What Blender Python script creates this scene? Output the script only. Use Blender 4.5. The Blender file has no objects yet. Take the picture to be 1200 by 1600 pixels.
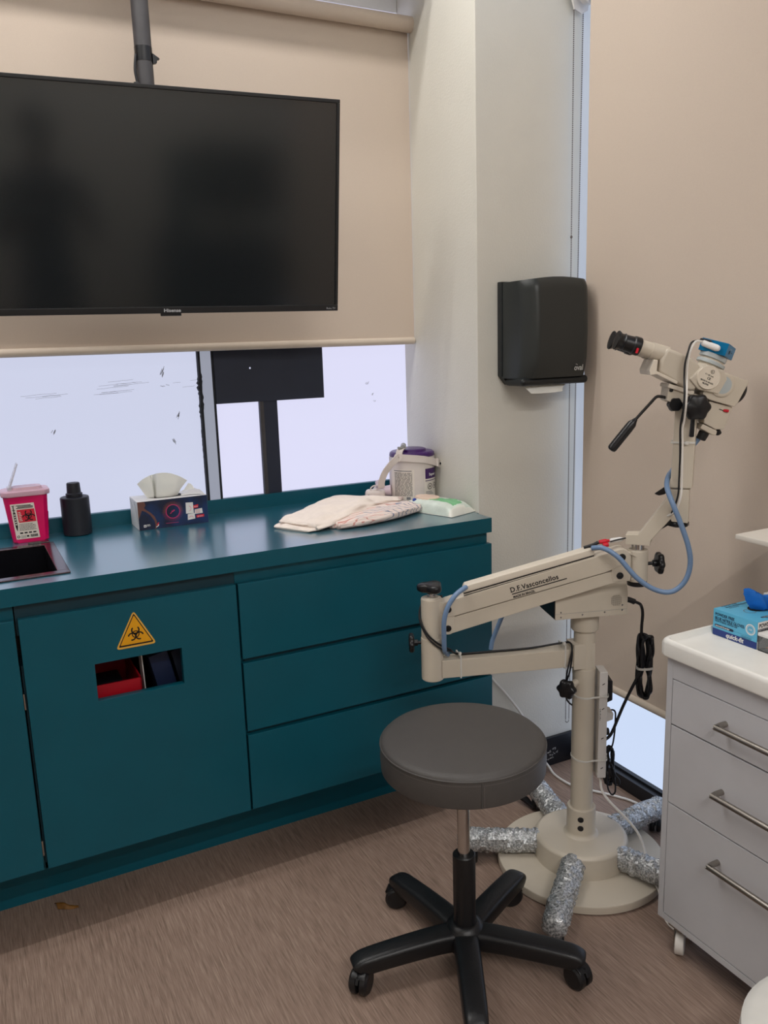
import bpy, bmesh, math, random
from mathutils import Vector, Matrix
sc = bpy.context.scene
col = sc.collection
rnd = random.Random(7)
rad = math.radians

# ------------------------------------------------------------------ camera, world, exposure
cam_d = bpy.data.cameras.new('camera'); cam_d.sensor_width = 36; cam_d.lens = 1300 / 1600 * 36
cam_d.clip_start = .02; cam_d.clip_end = 60
cam = bpy.data.objects.new('camera', cam_d); col.objects.link(cam); sc.camera = cam
_r, _d, _f = Vector((.8878, -.4592, -.0306)), Vector((-.1188, -.1645, -.9792)), Vector((.4446, .8730, -.2006))
_m = Matrix((_r, -_d, -_f)).transposed().to_4x4(); _m.translation = (0, 0, 1.45)
cam.matrix_world = _m
w = bpy.data.worlds.new('sky'); sc.world = w; w.use_nodes = True
w.node_tree.nodes['Background'].inputs[0].default_value = (.62, .76, 1, 1)
w.node_tree.nodes['Background'].inputs[1].default_value = .9
sc.view_settings.view_transform = 'Standard'; sc.view_settings.look = 'None'
sc.view_settings.gamma = 1; sc.view_settings.use_curve_mapping = False
sc.view_settings.exposure = 0.0
# lamps: (x, y, length along x, watts)
LAMPS = [(0.0, 1.84, 2.3, 18.0), (0.0, 2.09, 2.3, 11.0), (.25, -1.15, 2.4, 45.0), (.25, -1.9, 2.4, 30.0)]
LAMP_COL = (1, .975, .955)
PANE_BACK, PANE_SIDE = ((.58, .61, .77), 1.0), ((.62, .73, .95), .96)
CEIL = 3.15

# ------------------------------------------------------------------ helpers
def s2l(c):
    return tuple((v / 255 / 12.92 if v / 255 <= .04045 else ((v / 255 + .055) / 1.055) ** 2.4) for v in c)

MATS = {}
def mat(name, rgb, rough=.5, metal=0, var=.06, scale=25, bump=0, spec=.5, bscale=None, coat=0, trans=0, ior=1.45,
        emit=None, stretch=None, rgb2=None, contrast=None, sss=0):
    m = bpy.data.materials.new(name); m.use_nodes = True; nt = m.node_tree; N = nt.nodes; Lk = nt.links
    b = N['Principled BSDF']
    tc = N.new('ShaderNodeTexCoord'); mp = N.new('ShaderNodeMapping'); Lk.new(tc.outputs['Object'], mp.inputs[0])
    if stretch: mp.inputs['Scale'].default_value = stretch
    nz = N.new('ShaderNodeTexNoise'); nz.inputs['Scale'].default_value = scale; nz.inputs['Detail'].default_value = 4
    Lk.new(mp.outputs[0], nz.inputs['Vector'])
    rp = N.new('ShaderNodeValToRGB'); a = s2l(rgb)
    lo, hi = contrast or (.3, .7)
    rp.color_ramp.elements[0].position = lo; rp.color_ramp.elements[1].position = hi
    if rgb2: c0, c1 = a, s2l(rgb2)
    else: c0, c1 = tuple(v * (1 - var) for v in a), tuple(min(1, v * (1 + var)) for v in a)
    rp.color_ramp.elements[0].color = (*c0, 1); rp.color_ramp.elements[1].color = (*c1, 1)
    Lk.new(nz.outputs['Fac'], rp.inputs[0]); Lk.new(rp.outputs[0], b.inputs['Base Color'])
    b.inputs['Roughness'].default_value = rough; b.inputs['Metallic'].default_value = metal
    b.inputs['Specular IOR Level'].default_value = spec; b.inputs['Coat Weight'].default_value = coat
    b.inputs['Coat Roughness'].default_value = .15
    b.inputs['Transmission Weight'].default_value = trans; b.inputs['IOR'].default_value = ior
    if sss: b.inputs['Subsurface Weight'].default_value = sss; b.inputs['Subsurface Radius'].default_value = (.01, .01, .01)
    if emit:
        b.inputs['Emission Color'].default_value = (*emit[0], 1); b.inputs['Emission Strength'].default_value = emit[1]
    if bump:
        n2 = N.new('ShaderNodeTexNoise'); n2.inputs['Scale'].default_value = bscale or scale * 4; n2.inputs['Detail'].default_value = 3
        Lk.new(mp.outputs[0], n2.inputs['Vector'])
        bp = N.new('ShaderNodeBump'); bp.inputs['Strength'].default_value = bump; bp.inputs['Distance'].default_value = .002
        Lk.new(n2.outputs['Fac'], bp.inputs['Height']); Lk.new(bp.outputs[0], b.inputs['Normal'])
    MATS[name] = m
    return m

def obj(name, bm, m, parent=None, smooth=35, **props):
    me = bpy.data.meshes.new(name)
    bmesh.ops.recalc_face_normals(bm, faces=bm.faces)
    if parent:
        off = Vector((0, 0, 0)); q = parent
        while q: off += q.location; q = q.parent
        for v in bm.verts: v.co -= off
    bm.to_mesh(me); bm.free()
    for ml in (m if isinstance(m, (list, tuple)) else [m]): me.materials.append(ml)
    if smooth:
        me.shade_smooth(); me.set_sharp_from_angle(angle=rad(smooth))
    o = bpy.data.objects.new(name, me); col.objects.link(o); o.parent = parent
    if smooth and smooth < 100:
        wn = o.modifiers.new('even_shading', 'WEIGHTED_NORMAL'); wn.keep_sharp = True; wn.weight = 50
    for k, v in props.items(): o[k] = v
    return o

def thing(name, label, cat, loc=(0, 0, 0), group=None):
    o = bpy.data.objects.new(name, None); col.objects.link(o); o.location = loc; o.empty_display_size = .05
    o['label'] = label; o['category'] = cat
    if group: o['group'] = group
    return o

def tag(o, label, cat, group=None):
    o['label'] = label; o['category'] = cat
    if group: o['group'] = group
    return o

def struct(name, bm, m, parent=None, **k):
    return obj(name, bm, m, parent, **({'kind': 'structure'} if parent is None else {}), **k)

def NB(): return bmesh.new()

def merge(dst, src, mi=0):
    vm = {v: dst.verts.new(v.co) for v in src.verts}
    for f in src.faces:
        try: nf = dst.faces.new([vm[v] for v in f.verts]); nf.material_index = mi
        except ValueError: pass
    src.free()

def bevel(t, d, seg=2, ang=30):
    if d <= 0: return
    es = [e for e in t.edges if len(e.link_faces) == 2 and e.calc_face_angle(0) > rad(ang)]
    if es: bmesh.ops.bevel(t, geom=es, offset=d, segments=seg, affect='EDGES', profile=.5, clamp_overlap=True)

def box(bm, x0, x1, y0, y1, z0, z1, b=0, seg=2, mtx=None, mi=0):
    t = NB(); bmesh.ops.create_cube(t, size=1)
    for v in t.verts:
        v.co = Vector((x0 + (v.co.x + .5) * (x1 - x0), y0 + (v.co.y + .5) * (y1 - y0), z0 + (v.co.z + .5) * (z1 - z0)))
    bevel(t, b, seg)
    if mtx: t.transform(mtx)
    merge(bm, t, mi); return bm

def prism(bm, pts, vec, b=0, seg=2, mi=0, ang=30):
    """polygon of 3-D points pushed along vec"""
    t = NB(); vec = Vector(vec)
    a = [t.verts.new(p) for p in pts]; c = [t.verts.new(Vector(p) + vec) for p in pts]
    t.faces.new(a); t.faces.new(c[::-1]); n = len(a)
    for i in range(n): t.faces.new((a[i], a[(i + 1) % n], c[(i + 1) % n], c[i]))
    bmesh.ops.recalc_face_normals(t, faces=t.faces); bevel(t, b, seg, ang); merge(bm, t, mi); return bm

def basis(d):
    d = Vector(d).normalized(); a = Vector((0, 0, 1)) if abs(d.z) < .9 else Vector((1, 0, 0))
    u = a.cross(d).normalized(); return u, d.cross(u), d

def lathe(bm, p0, axis, prof, seg=32, sx=1, mi=0, lobes=None):
    """prof: list of (distance along axis, radius); closed with caps when the ends have radius"""
    u, v, d = basis(axis); p0 = Vector(p0); rings = []
    for h, r in prof:
        if r < 1e-6: rings.append([bm.verts.new(p0 + d * h)]); continue
        ring = []
        for i in range(seg):
            t = 2 * math.pi * i / seg; rr = r
            if lobes: rr = r * (1 + lobes[1] * math.cos(lobes[0] * t))
            ring.append(bm.verts.new(p0 + d * h + u * (rr * sx * math.cos(t)) + v * (rr * math.sin(t))))
        rings.append(ring)
    fs = []
    for a, b in zip(rings, rings[1:]):
        if len(a) == 1 and len(b) == 1: continue
        for i in range(seg):
            j = (i + 1) % seg
            if len(a) == 1: fs.append(bm.faces.new((a[0], b[j], b[i])))
            elif len(b) == 1: fs.append(bm.faces.new((a[i], a[j], b[0])))
            else: fs.append(bm.faces.new((a[i], a[j], b[j], b[i])))
    for e in (rings[0], rings[-1]):
        if len(e) > 2: fs.append(bm.faces.new(e))
    for f in fs: f.material_index = mi
    return bm

def cyl(bm, p0, p1, r, b=.0, seg=32, r2=None, mi=0):
    p0, p1 = Vector(p0), Vector(p1); L = (p1 - p0).length; r2 = r if r2 is None else r2
    if b: pr = [(0, r - b), (b * .3, r - b * .3), (b, r), (L - b, r2), (L - b * .3, r2 - b * .3), (L, r2 - b)]
    else: pr = [(0, r), (L, r2)]
    return lathe(bm, p0, p1 - p0, pr, seg, mi=mi)

def spline(pts, n=8, closed=False):
    P = [Vector(p) for p in pts]; out = []; m = len(P)
    for i in range(m if closed else m - 1):
        if closed: a, b, c, d = P[i - 1], P[i], P[(i + 1) % m], P[(i + 2) % m]
        else: a, b, c, d = P[max(i - 1, 0)], P[i], P[i + 1], P[min(i + 2, m - 1)]
        for k in range(n):
            t = k / n
            out.append(.5 * (2 * b + (c - a) * t + (2 * a - 5 * b + 4 * c - d) * t * t + (3 * b - a - 3 * c + d) * t ** 3))
    if not closed: out.append(P[-1])
    return out

def sweep(bm, path, sect, closed=False, mi=0, up=None, scale=None):
    """sect: 2-D cross-section carried along path by parallel transport"""
    n = len(path); d0 = (path[1] - path[0]).normalized()
    u = basis(d0)[0] if up is None else (Vector(up) - d0 * d0.dot(Vector(up))).normalized()
    rings = []
    for i, p in enumerate(path):
        d = ((path[(i + 1) % n] if (closed or i < n - 1) else p) - (path[i - 1] if (closed or i > 0) else p)).normalized()
        if up is not None and abs(d.dot(Vector(up))) < .98: u = Vector(up)
        u = (u - d * d.dot(u)).normalized(); v = d.cross(u); k = scale(i / (n - 1)) if scale else 1
        rings.append([bm.verts.new(p + u * (a * k) + v * (b * k)) for a, b in sect])
    m = len(sect)
    for i in range(n if closed else n - 1):
        A, B = rings[i], rings[(i + 1) % n]
        for j in range(m): bm.faces.new((A[j], A[(j + 1) % m], B[(j + 1) % m], B[j])).material_index = mi
    if not closed:
        bm.faces.new(rings[0]).material_index = mi; bm.faces.new(rings[-1]).material_index = mi
    return bm

def disc2(r, seg=10): return [(r * math.cos(2 * math.pi * i / seg), r * math.sin(2 * math.pi * i / seg)) for i in range(seg)]
def tube(bm, pts, r, n=8, seg=10, closed=False, mi=0, smooth=True):
    return sweep(bm, spline(pts, n, closed) if smooth else [Vector(p) for p in pts], disc2(r, seg), closed, mi)
def band(bm, pts, wd, th, n=8, closed=False, up=(0, 0, 1)):
    return sweep(bm, spline(pts, n, closed), [(wd / 2, th / 2), (-wd / 2, th / 2), (-wd / 2, -th / 2), (wd / 2, -th / 2)], closed, up=up)

class Flat:
    """a flat printed face: origin, right and up"""
    def __init__(s, o, r, u):
        s.o, s.r, s.u = Vector(o), Vector(r).normalized(), Vector(u).normalized(); s.n = s.r.cross(s.u)
    def p(s, a, b, h=.0005): return s.o + s.r * a + s.u * b + s.n * h
    def poly(s, bm, pts, h=.0005, mi=0):
        bm.faces.new([bm.verts.new(s.p(a, b, h)) for a, b in pts]).material_index = mi; return bm
    def rect(s, bm, a0, a1, b0, b1, h=.0005, mi=0): return s.poly(bm, [(a0, b0), (a1, b0), (a1, b1), (a0, b1)], h, mi)
    def ribbon(s, bm, pts, wd, h=.0005, mi=0, closed=False):
        n = len(pts); L = []
        for i in range(n):
            a = pts[(i + 1) % n] if closed or i < n - 1 else pts[i]; b = pts[i - 1] if closed or i > 0 else pts[i]
            t = Vector((a[0] - b[0], a[1] - b[1])).normalized(); q = Vector(pts[i]); k = Vector((-t.y, t.x)) * wd / 2
            L.append((bm.verts.new(s.p(*(q + k), h)), bm.verts.new(s.p(*(q - k), h))))
        for i in range(n if closed else n - 1):
            A, B = L[i], L[(i + 1) % n]; bm.faces.new((A[0], A[1], B[1], B[0])).material_index = mi
        return bm
    def arc(s, bm, c, r, a0, a1, wd, h=.0005, mi=0, seg=24, closed=False):
        n = seg + (0 if closed else 1)
        return s.ribbon(bm, [(c[0] + r * math.cos(a0 + (a1 - a0) * i / seg), c[1] + r * math.sin(a0 + (a1 - a0) * i / seg)) for i in range(n)], wd, h, mi, closed)
    def disk(s, bm, c, r, h=.0005, mi=0, seg=28, rx=None):
        return s.poly(bm, [(c[0] + (rx or r) * math.cos(2 * math.pi * i / seg), c[1] + r * math.sin(2 * math.pi * i / seg)) for i in range(seg)], h, mi)
    def text(s, bm, t, a, b, size, h=.0007, bold=0, mi=0, sx=1, shear=0, align='LEFT', space=1):
        c = bpy.data.curves.new('lettering', 'FONT'); c.body = t; c.size = size; c.offset = bold; c.shear = shear
        c.align_x = align; c.space_character = space; c.resolution_u = 3
        o = bpy.data.objects.new('lettering', c); col.objects.link(o)
        dg = bpy.context.evaluated_depsgraph_get(); me = bpy.data.meshes.new_from_object(o.evaluated_get(dg))
        k = NB(); k.from_mesh(me)
        for v in k.verts: v.co = s.p(a + v.co.x * sx, b + v.co.y, h)
        merge(bm, k, mi)
        bpy.data.objects.remove(o); bpy.data.curves.remove(c); bpy.data.meshes.remove(me); return bm
    def biohazard(s, bm, c, k, h=.0006, mi=0):
        for a in (90, 210, 330):
            q = (c[0] + .60 * k * math.cos(rad(a)), c[1] + .60 * k * math.sin(rad(a)))
            s.arc(bm, q, .50 * k, rad(a + 42), rad(a + 318), .20 * k, h, mi, 28)
            s.ribbon(bm, [(c[0], c[1]), (c[0] - .34 * k * math.cos(rad(a)), c[1] - .34 * k * math.sin(rad(a)))], .12 * k, h, mi)
        s.arc(bm, c, .46 * k, 0, 2 * math.pi, .14 * k, h + .0001, mi, 36, True)
        return s.disk(bm, c, .13 * k, h + .0001, mi)
    def lines(s, bm, a, b, wd, n, step, th, h=.0006, mi=0, seed=1):
        """lines of print too small to read: rows of short dashes"""
        q = random.Random(seed)
        for i in range(n):
            x = a; end = a + wd * q.uniform(.72, 1)
            while x < end:
                l = q.uniform(.05, .16) * wd; s.rect(bm, x, min(x + l, end), b - i * step, b - i * step + th, h, mi); x += l + .018 * wd
        return bm

class Frame:
    """vertical plane through (x, y) at azimuth az: s along it, w away from the viewer, z up"""
    def __init__(s, xy, az): s.o = Vector((xy[0], xy[1], 0)); s.d = Vector((math.cos(az), math.sin(az), 0)); s.n = Vector((-s.d.y, s.d.x, 0))
    def __call__(s, a, z, w=0): return s.o + s.d * a + s.n * w + Vector((0, 0, z))
    def prism(s, bm, pts, w0, w1, b=.002, seg=2, mi=0, ang=30): return prism(bm, [s(a, z, w0) for a, z in pts], s.n * (w1 - w0), b, seg, mi, ang)

def arcpts(c, r, a0, a1, n): return [(c[0] + r * math.cos(rad(a0 + (a1 - a0) * i / n)), c[1] + r * math.sin(rad(a0 + (a1 - a0) * i / n))) for i in range(n + 1)]

# ------------------------------------------------------------------ materials
M = MATS
mat('paint', (214, 211, 201), .6, var=.02, scale=6, bump=.35, bscale=180)
mat('paint_white', (235, 236, 234), .5, var=.02, scale=6)
mat('ceiling_paint', (226, 228, 226), .8, var=.02)
mat('room_wall', (205, 200, 190), .8, var=.03)
mat('blind', (206, 190, 175), .85, var=.02, scale=400, bump=.12, bscale=900)
mat('blind_bar', (208, 194, 178), .6, var=.02)
mat('teal', (6, 82, 98), .36, var=.04, scale=8, bump=.03, bscale=300, spec=.4); mat('teal_top', (8, 88, 106), .30, var=.03, scale=8, spec=.6, coat=1); mat_coat = MATS['teal_top'].node_tree.nodes['Principled BSDF']; mat_coat.inputs['Coat IOR'].default_value = 2.1; mat_coat.inputs['Coat Roughness'].default_value = .2
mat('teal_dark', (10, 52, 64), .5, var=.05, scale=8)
mat('gap_black', (6, 12, 15), .8)
mat('black_trim', (27, 28, 33), .4, var=.1)
mat('tv_plastic', (30, 31, 33), .35, var=.05)
mat('tv_screen', (27, 31, 33), .13, var=.03, spec=.75)
mat('tv_print', (190, 192, 195), .4)
mat('pole_black', (62, 60, 62), .5, var=.08, scale=40)
mat('panel_navy', (30, 37, 54), .55, var=.08, scale=10)
mat('mullion_grey', (150, 155, 172), .5, var=.06)
mat('film_dirt', (30, 32, 38), .8, var=.3)
mat('sink_black', (16, 16, 20), .22, var=.1, metal=0)
mat('sink_rim', (70, 56, 60), .18, var=.08, metal=.7)
mat('yellow', (226, 160, 12), .5, var=.02); mat('yellow_edge', (224, 172, 70), .5, var=.02)
mat('ink', (14, 14, 16), .5); mat('ink_white', (232, 232, 228), .5, var=.02); mat('ink_grey', (120, 120, 124), .5)
mat('ink_navy', (20, 34, 66), .5)
mat('red_plastic', (168, 10, 30), .45, var=.05); mat('sharps_red', (214, 4, 92), .35, var=.05, spec=.5)
mat('clear_lid', (236, 196, 210), .25, trans=.35, ior=1.3, var=.03)
mat('clear', (235, 238, 240), .08, trans=.9, ior=1.2, var=.01)
mat('clear_flap', (228, 226, 232), .2, trans=.4, ior=1.15, var=.02); mat('label_white', (224, 216, 206), .6, var=.02); mat('label_red', (206, 32, 56), .5, var=.03)
mat('bottle_black', (22, 25, 34), .45, var=.05)
mat('tissue_box', (18, 26, 52), .4, var=.25, scale=14, rgb2=(14, 46, 92), contrast=(.42, .62))
mat('box_white', (226, 224, 222), .55, var=.02); mat('tissue', (238, 238, 232), .9, var=.02, sss=.2)
mat('skin_brown', (104, 66, 58), .6, var=.18, scale=18); mat('pink', (222, 60, 120), .5); mat('orange', (240, 130, 80), .5)
mat('tub_white', (214, 205, 200), .42, var=.02); mat('purple', (62, 24, 92), .3, var=.05)
mat('beige_plastic', (214, 204, 198), .42, var=.03); mat('grey_plastic', (150, 150, 150), .45, var=.05)
mat('lens_pink', (206, 188, 196), .2, var=.04); mat('blue_dot', (30, 60, 150), .5)
mat('cloth_white', (232, 220, 210), .92, var=.03, scale=60, bump=.25, bscale=500)
mat('wet_white', (222, 222, 212), .3, var=.04)
mat('green', (116, 184, 132), .32, var=.12, scale=40); mat('green_pale', (206, 216, 206), .32, var=.1, scale=40)
mat('peach', (226, 200, 180), .4)
mat('dispenser', (44, 47, 46), .33, var=.06, scale=6); mat('dispenser_edge', (26, 30, 32), .4)
mat('print_grey', (196, 198, 196), .5)
mat('vinyl', (72, 69, 67), .5, var=.05, scale=30, bump=.25, bscale=700)
mat('stitch', (120, 116, 112), .7)
mat('bead', (104, 92, 84), .4, metal=.6, var=.05); mat('chrome', (190, 188, 186), .16, metal=1, var=.03); mat('steel', (160, 154, 146), .3, metal=1, var=.04, stretch=(1, 1, .2))
mat('nylon', (22, 22, 24), .38, var=.12, scale=60, bump=.2, bscale=350)
mat('scope', (200, 190, 174), .38, var=.02, scale=12, bump=.05, bscale=500)
mat('scope_light', (220, 210, 194), .4, var=.02)
mat('knob_black', (20, 20, 23), .32, var=.1)
mat('hose', (112, 138, 172), .38, var=.04); mat('cable_black', (18, 18, 22), .45, var=.1); mat('cable_white', (226, 222, 216), .45, var=.02)
mat('tie', (208, 206, 200), .35, var=.03)
mat('foil', (128, 131, 132), .25, metal=.5, rgb2=(226, 228, 229), scale=200, contrast=(.36, .66), bump=1.0, bscale=240)
mat('cam_blue', (0, 118, 170), .3, metal=.4, var=.04); mat('lens_grey', (176, 184, 186), .25, var=.03); mat('red', (205, 20, 44), .4)
mat('cart_grey', (196, 196, 200), .45, var=.015); mat('cart_top', (232, 230, 224), .45, var=.02, bump=.06, bscale=200)
mat('caster_white', (222, 218, 212), .45, var=.04)
mat('glove_box', (92, 178, 214), .5, var=.03); mat('navy', (34, 56, 124), .5, var=.03); mat('glove', (30, 116, 214), .5, var=.1, scale=30, bump=.4, bscale=120)
mat('wood', (222, 164, 120), .6, var=.1, scale=30); mat('strip_white', (212, 208, 204), .42, var=.02)
mat('leaf', (112, 74, 22), .6, var=.35, scale=40); mat('tray', (214, 208, 198), .45, var=.02); mat('seat_pale', (206, 204, 198), .5, var=.03)
mat('lamp_body', (230, 230, 228), .5); mat('lamp_diffuser', (240, 238, 232), .5, emit=((1, .95, .88), 3.0))
mat('denim', (28, 34, 62), .8, var=.15); mat('skin', (120, 84, 66), .6, var=.05); mat('hair', (22, 18, 16), .6, var=.2)

def floor_mat():
    m = bpy.data.materials.new('floor_vinyl'); m.use_nodes = True; nt = m.node_tree; N, Lk = nt.nodes, nt.links; b = N['Principled BSDF']
    tc = N.new('ShaderNodeTexCoord'); mix = []
    for sx, sy, s, d in ((1, .035, 430, 2), (1, .05, 190, 3), (1, .5, 3.2, 2)):
        mp = N.new('ShaderNodeMapping'); mp.inputs['Scale'].default_value = (sx, sy, 1); Lk.new(tc.outputs['Object'], mp.inputs[0])
        n = N.new('ShaderNodeTexNoise'); n.inputs['Scale'].default_value = s; n.inputs['Detail'].default_value = d; n.inputs['Roughness'].default_value = .65
        Lk.new(mp.outputs[0], n.inputs['Vector']); mix.append(n)
    a = N.new('ShaderNodeMath'); a.operation = 'ADD'; Lk.new(mix[0].outputs['Fac'], a.inputs[0]); Lk.new(mix[1].outputs['Fac'], a.inputs[1])
    a2 = N.new('ShaderNodeMath'); a2.operation = 'MULTIPLY_ADD'; a2.inputs[1].default_value = .25; Lk.new(mix[2].outputs['Fac'], a2.inputs[0]); Lk.new(a.outputs[0], a2.inputs[2])
    rp = N.new('ShaderNodeValToRGB'); e = rp.color_ramp.elements
    mr = N.new('ShaderNodeMapRange'); mr.inputs['From Min'].default_value = .72; mr.inputs['From Max'].default_value = 1.5; Lk.new(a2.outputs[0], mr.inputs[0])
    e[0].position = .05; e[1].position = .95; e[0].color = (*s2l((108, 91, 79)), 1); e[1].color = (*s2l((161, 140, 125)), 1)
    k = rp.color_ramp.elements.new(.5); k.color = (*s2l((139, 117, 104)), 1)
    Lk.new(mr.outputs[0], rp.inputs[0]); Lk.new(rp.outputs[0], b.inputs['Base Color'])
    b.inputs['Roughness'].default_value = .55; b.inputs['Specular IOR Level'].default_value = .3
    bp = N.new('ShaderNodeBump'); bp.inputs['Strength'].default_value = .15; bp.inputs['Distance'].default_value = .001
    Lk.new(a.outputs[0], bp.inputs['Height']); Lk.new(bp.outputs[0], b.inputs['Normal']); return m

def pane_mat(name, e):
    """frosted film on glass, lit through by the daylight; its glow is also lent to the bar between panes"""
    m = mat(name, (70, 74, 84), .35, var=.03, scale=3, emit=e, spec=.3); b = m.node_tree.nodes['Principled BSDF']
    return m

def wavy_mat():
    """white cotton with fine wavy line print in rose and blue"""
    m = mat('cloth_print', (226, 208, 200), .92, var=.03, bump=.2, bscale=500); N, Lk = m.node_tree.nodes, m.node_tree.links; b = N['Principled BSDF']
    tc = N.new('ShaderNodeTexCoord'); wv = N.new('ShaderNodeTexWave'); wv.wave_type = 'RINGS'; wv.inputs['Scale'].default_value = 34
    wv.inputs['Distortion'].default_value = 5; wv.inputs['Detail'].default_value = 0; wv.inputs['Detail Scale'].default_value = .8
    Lk.new(tc.outputs['Object'], wv.inputs['Vector'])
    th = N.new('ShaderNodeMath'); th.operation = 'GREATER_THAN'; th.inputs[1].default_value = .885; Lk.new(wv.outputs['Fac'], th.inputs[0])
    nz = N.new('ShaderNodeTexNoise'); nz.inputs['Scale'].default_value = 9; Lk.new(tc.outputs['Object'], nz.inputs['Vector'])
    rp = N.new('ShaderNodeValToRGB'); rp.color_ramp.interpolation = 'CONSTANT'; e = rp.color_ramp.elements
    e[0].color = (*s2l((204, 150, 140)), 1); e[1].position = .5; e[1].color = (*s2l((136, 140, 158)), 1)
    Lk.new(nz.outputs['Fac'], rp.inputs[0])
    mx = N.new('ShaderNodeMix'); mx.data_type = 'RGBA'; Lk.new(th.outputs[0], mx.inputs[0])
    mx.inputs[6].default_value = (*s2l((228, 212, 204)), 1); Lk.new(rp.outputs[0], mx.inputs[7]); Lk.new(mx.outputs[2], b.inputs['Base Color']); return m
M['glowing_mullion'] = pane_mat('glowing_mullion', ((.70, .74, .90), .40)); M['floor'] = floor_mat(); M['pane_back'] = pane_mat('pane_back', PANE_BACK); M['pane_back_right'] = pane_mat('pane_back_right', ((.70, .70, .90), 1.0)); M['pane_side'] = pane_mat('pane_side', PANE_SIDE); M['cloth_print'] = wavy_mat()

# ------------------------------------------------------------------ lamps (ceiling, outside the frame)
for i, (x, y, L, e) in enumerate(LAMPS):
    t = thing('ceiling_light', 'long white linear ceiling lamp, the %s row counted from the back window' % ('first second third fourth'.split()[1 - i if i < 2 else i]), 'lamp', (x, y, CEIL), 'linear ceiling lamps')
    obj('housing', box(NB(), x - L / 2 - .02, x + L / 2 + .02, y - .045, y + .045, CEIL - .05, CEIL, .004), M['lamp_body'], t)
    obj('diffuser', box(NB(), x - L / 2, x + L / 2, y - .035, y + .035, CEIL - .056, CEIL - .05, .002), M['lamp_diffuser'], t)
    ld = bpy.data.lights.new('lamp_light', 'AREA'); ld.shape = 'RECTANGLE'; ld.size = L; ld.size_y = .06; ld.energy = e; ld.color = LAMP_COL
    lo = bpy.data.objects.new('lamp_light', ld); col.objects.link(lo); lo.parent = t; lo.location = (0, 0, -.06)

# ------------------------------------------------------------------ the room
XL, XR, YB, YR = -2.2, 1.80, 2.625, -2.6
struct('floor', box(NB(), XL - .1, XR + .25, YR - .1, YB + .1, -.05, 0), M['floor'])
struct('ceiling', box(NB(), XL - .1, XR + .25, YR - .1, YB + .15, CEIL, CEIL + .05), M['ceiling_paint'])
struct('wall_left', box(NB(), XL - .1, XL, YR, YB, 0, CEIL), M['room_wall'])
struct('wall_rear', box(NB(), XL - .1, XR + .2, YR - .1, YR, 0, CEIL), M['room_wall'])
bm = NB(); box(bm, XL, 1.44, YB, YB + .1, 0, .93); box(bm, XL, 1.44, YB, YB + .1, 2.50, CEIL)
struct('wall_back', bm, M['paint_white'])
struct('ceiling_beam', box(NB(), XL, XR, 1.30, 1.42, 2.57, CEIL), M['ceiling_paint'])
struct('shading_soffit', box(NB(), XL, XR + .05, 2.31, 2.75, 2.58, CEIL), M['ceiling_paint'])  # unseen lowered edge, added to keep the front lamps off the blind top
# corner column: slanting left flank towards the window, broad face with the dispenser
bm = prism(NB(), [(1.403, 2.11, 0), (1.782, 2.11, 0), (1.782, 2.75, 0), (1.445, 2.75, 0), (1.440, 2.60, 0)], (0, 0, CEIL), .003, 2)
struct('wall_corner', bm, M['paint'])
bm = box(NB(), 1.40, 1.782, 2.098, 2.11, 0, .104, .002)
bb = struct('baseboard_corner', bm, M['black_trim'])
f = Flat((0, 2.098, 0), (1, 0, 0), (0, 0, 1)); bm = NB(); q = random.Random(3)
for x, z, n in ((1.672, .052, 8), (1.690, .058, 7), (1.682, .040, 5), (1.70, .043, 6), (1.668, .026, 6), (1.684, .029, 6)):
    for k in range(n):
        a, b = x + q.uniform(-.009, .011), z + q.uniform(-.003, .003); l = q.uniform(.002, .006); s_ = q.uniform(-.1, .9)
        f.ribbon(bm, [(a, b), (a + l, b + l * s_)], .0011)
obj('scuff_marks', bm, M['ink_white'], bb, label='pale chipped scuff marks')
# right-hand wall: a frosted window behind the long blind, white jamb next to the column, black frame at the floor
w2 = struct('window_2', box(NB(), 1.822, 1.832, YR, 2.13, .05, CEIL), M['pane_side'])
bm = box(NB(), 1.782, 1.86, 2.112, 2.2, .0, CEIL, .002)
struct('trim_1', bm, M['paint_white'])
bm = box(NB(), 1.785, 1.84, YR, 2.11, 0, .046, .002); box(bm, 1.805, 1.822, YR, 2.11, .046, .054, .001)
struct('baseboard_right', bm, M['black_trim'])
# back window: two frosted panes parted by a bar given a weak glow to brighten it
w1 = thing('window_1', 'wide frosted window behind the teal worktop', 'window', (0.5, 2.62, .95)); w1['kind'] = 'structure'; del w1['category']
struct('pane', box(NB(), XL, .694, 2.625, 2.633, .93, 2.50), M['pane_back'], w1)
struct('pane', box(NB(), .740, 1.445, 2.625, 2.633, .93, 2.50), M['pane_back_right'], w1)
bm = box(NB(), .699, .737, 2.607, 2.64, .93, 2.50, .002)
struct('glowing_mullion', bm, M['glowing_mullion'], w1)
bm = NB(); q = random.Random(5)   # dark gasket, frayed by peeling film
def frayed(x0, x1, side, amp):
    zs = [.93 + i * .0065 for i in range(86)]; outl = []
    for z in zs:
        k = max(0, 1 - abs(z - 1.335) / .035) + .7 * max(0, 1 - abs(z - 1.255) / .03) + .18 * max(0, 1 - abs(z - 1.2) / .2)
        outl.append((x0 - amp * k * q.random() ** 1.6, z))
    return [Vector((a, 2.604, z)) for a, z in outl] + [Vector((x1 + (amp * .35 * q.random() if 1.26 < z < 1.37 else 0), 2.604, z)) for z in zs[::-1]]
pr = frayed(.693, .700, -1, .009)
n = len(pr) // 2
for i in range(n - 1): prism(bm, [pr[i], pr[i + 1], pr[-2 - i], pr[-1 - i]], (0, .02, 0), 0)
struct('gasket', bm, M['film_dirt'], w1, smooth=0)
struct('gasket', box(NB(), .735, .742, 2.604, 2.626, .93, 2.50), M['film_dirt'], w1)
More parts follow.
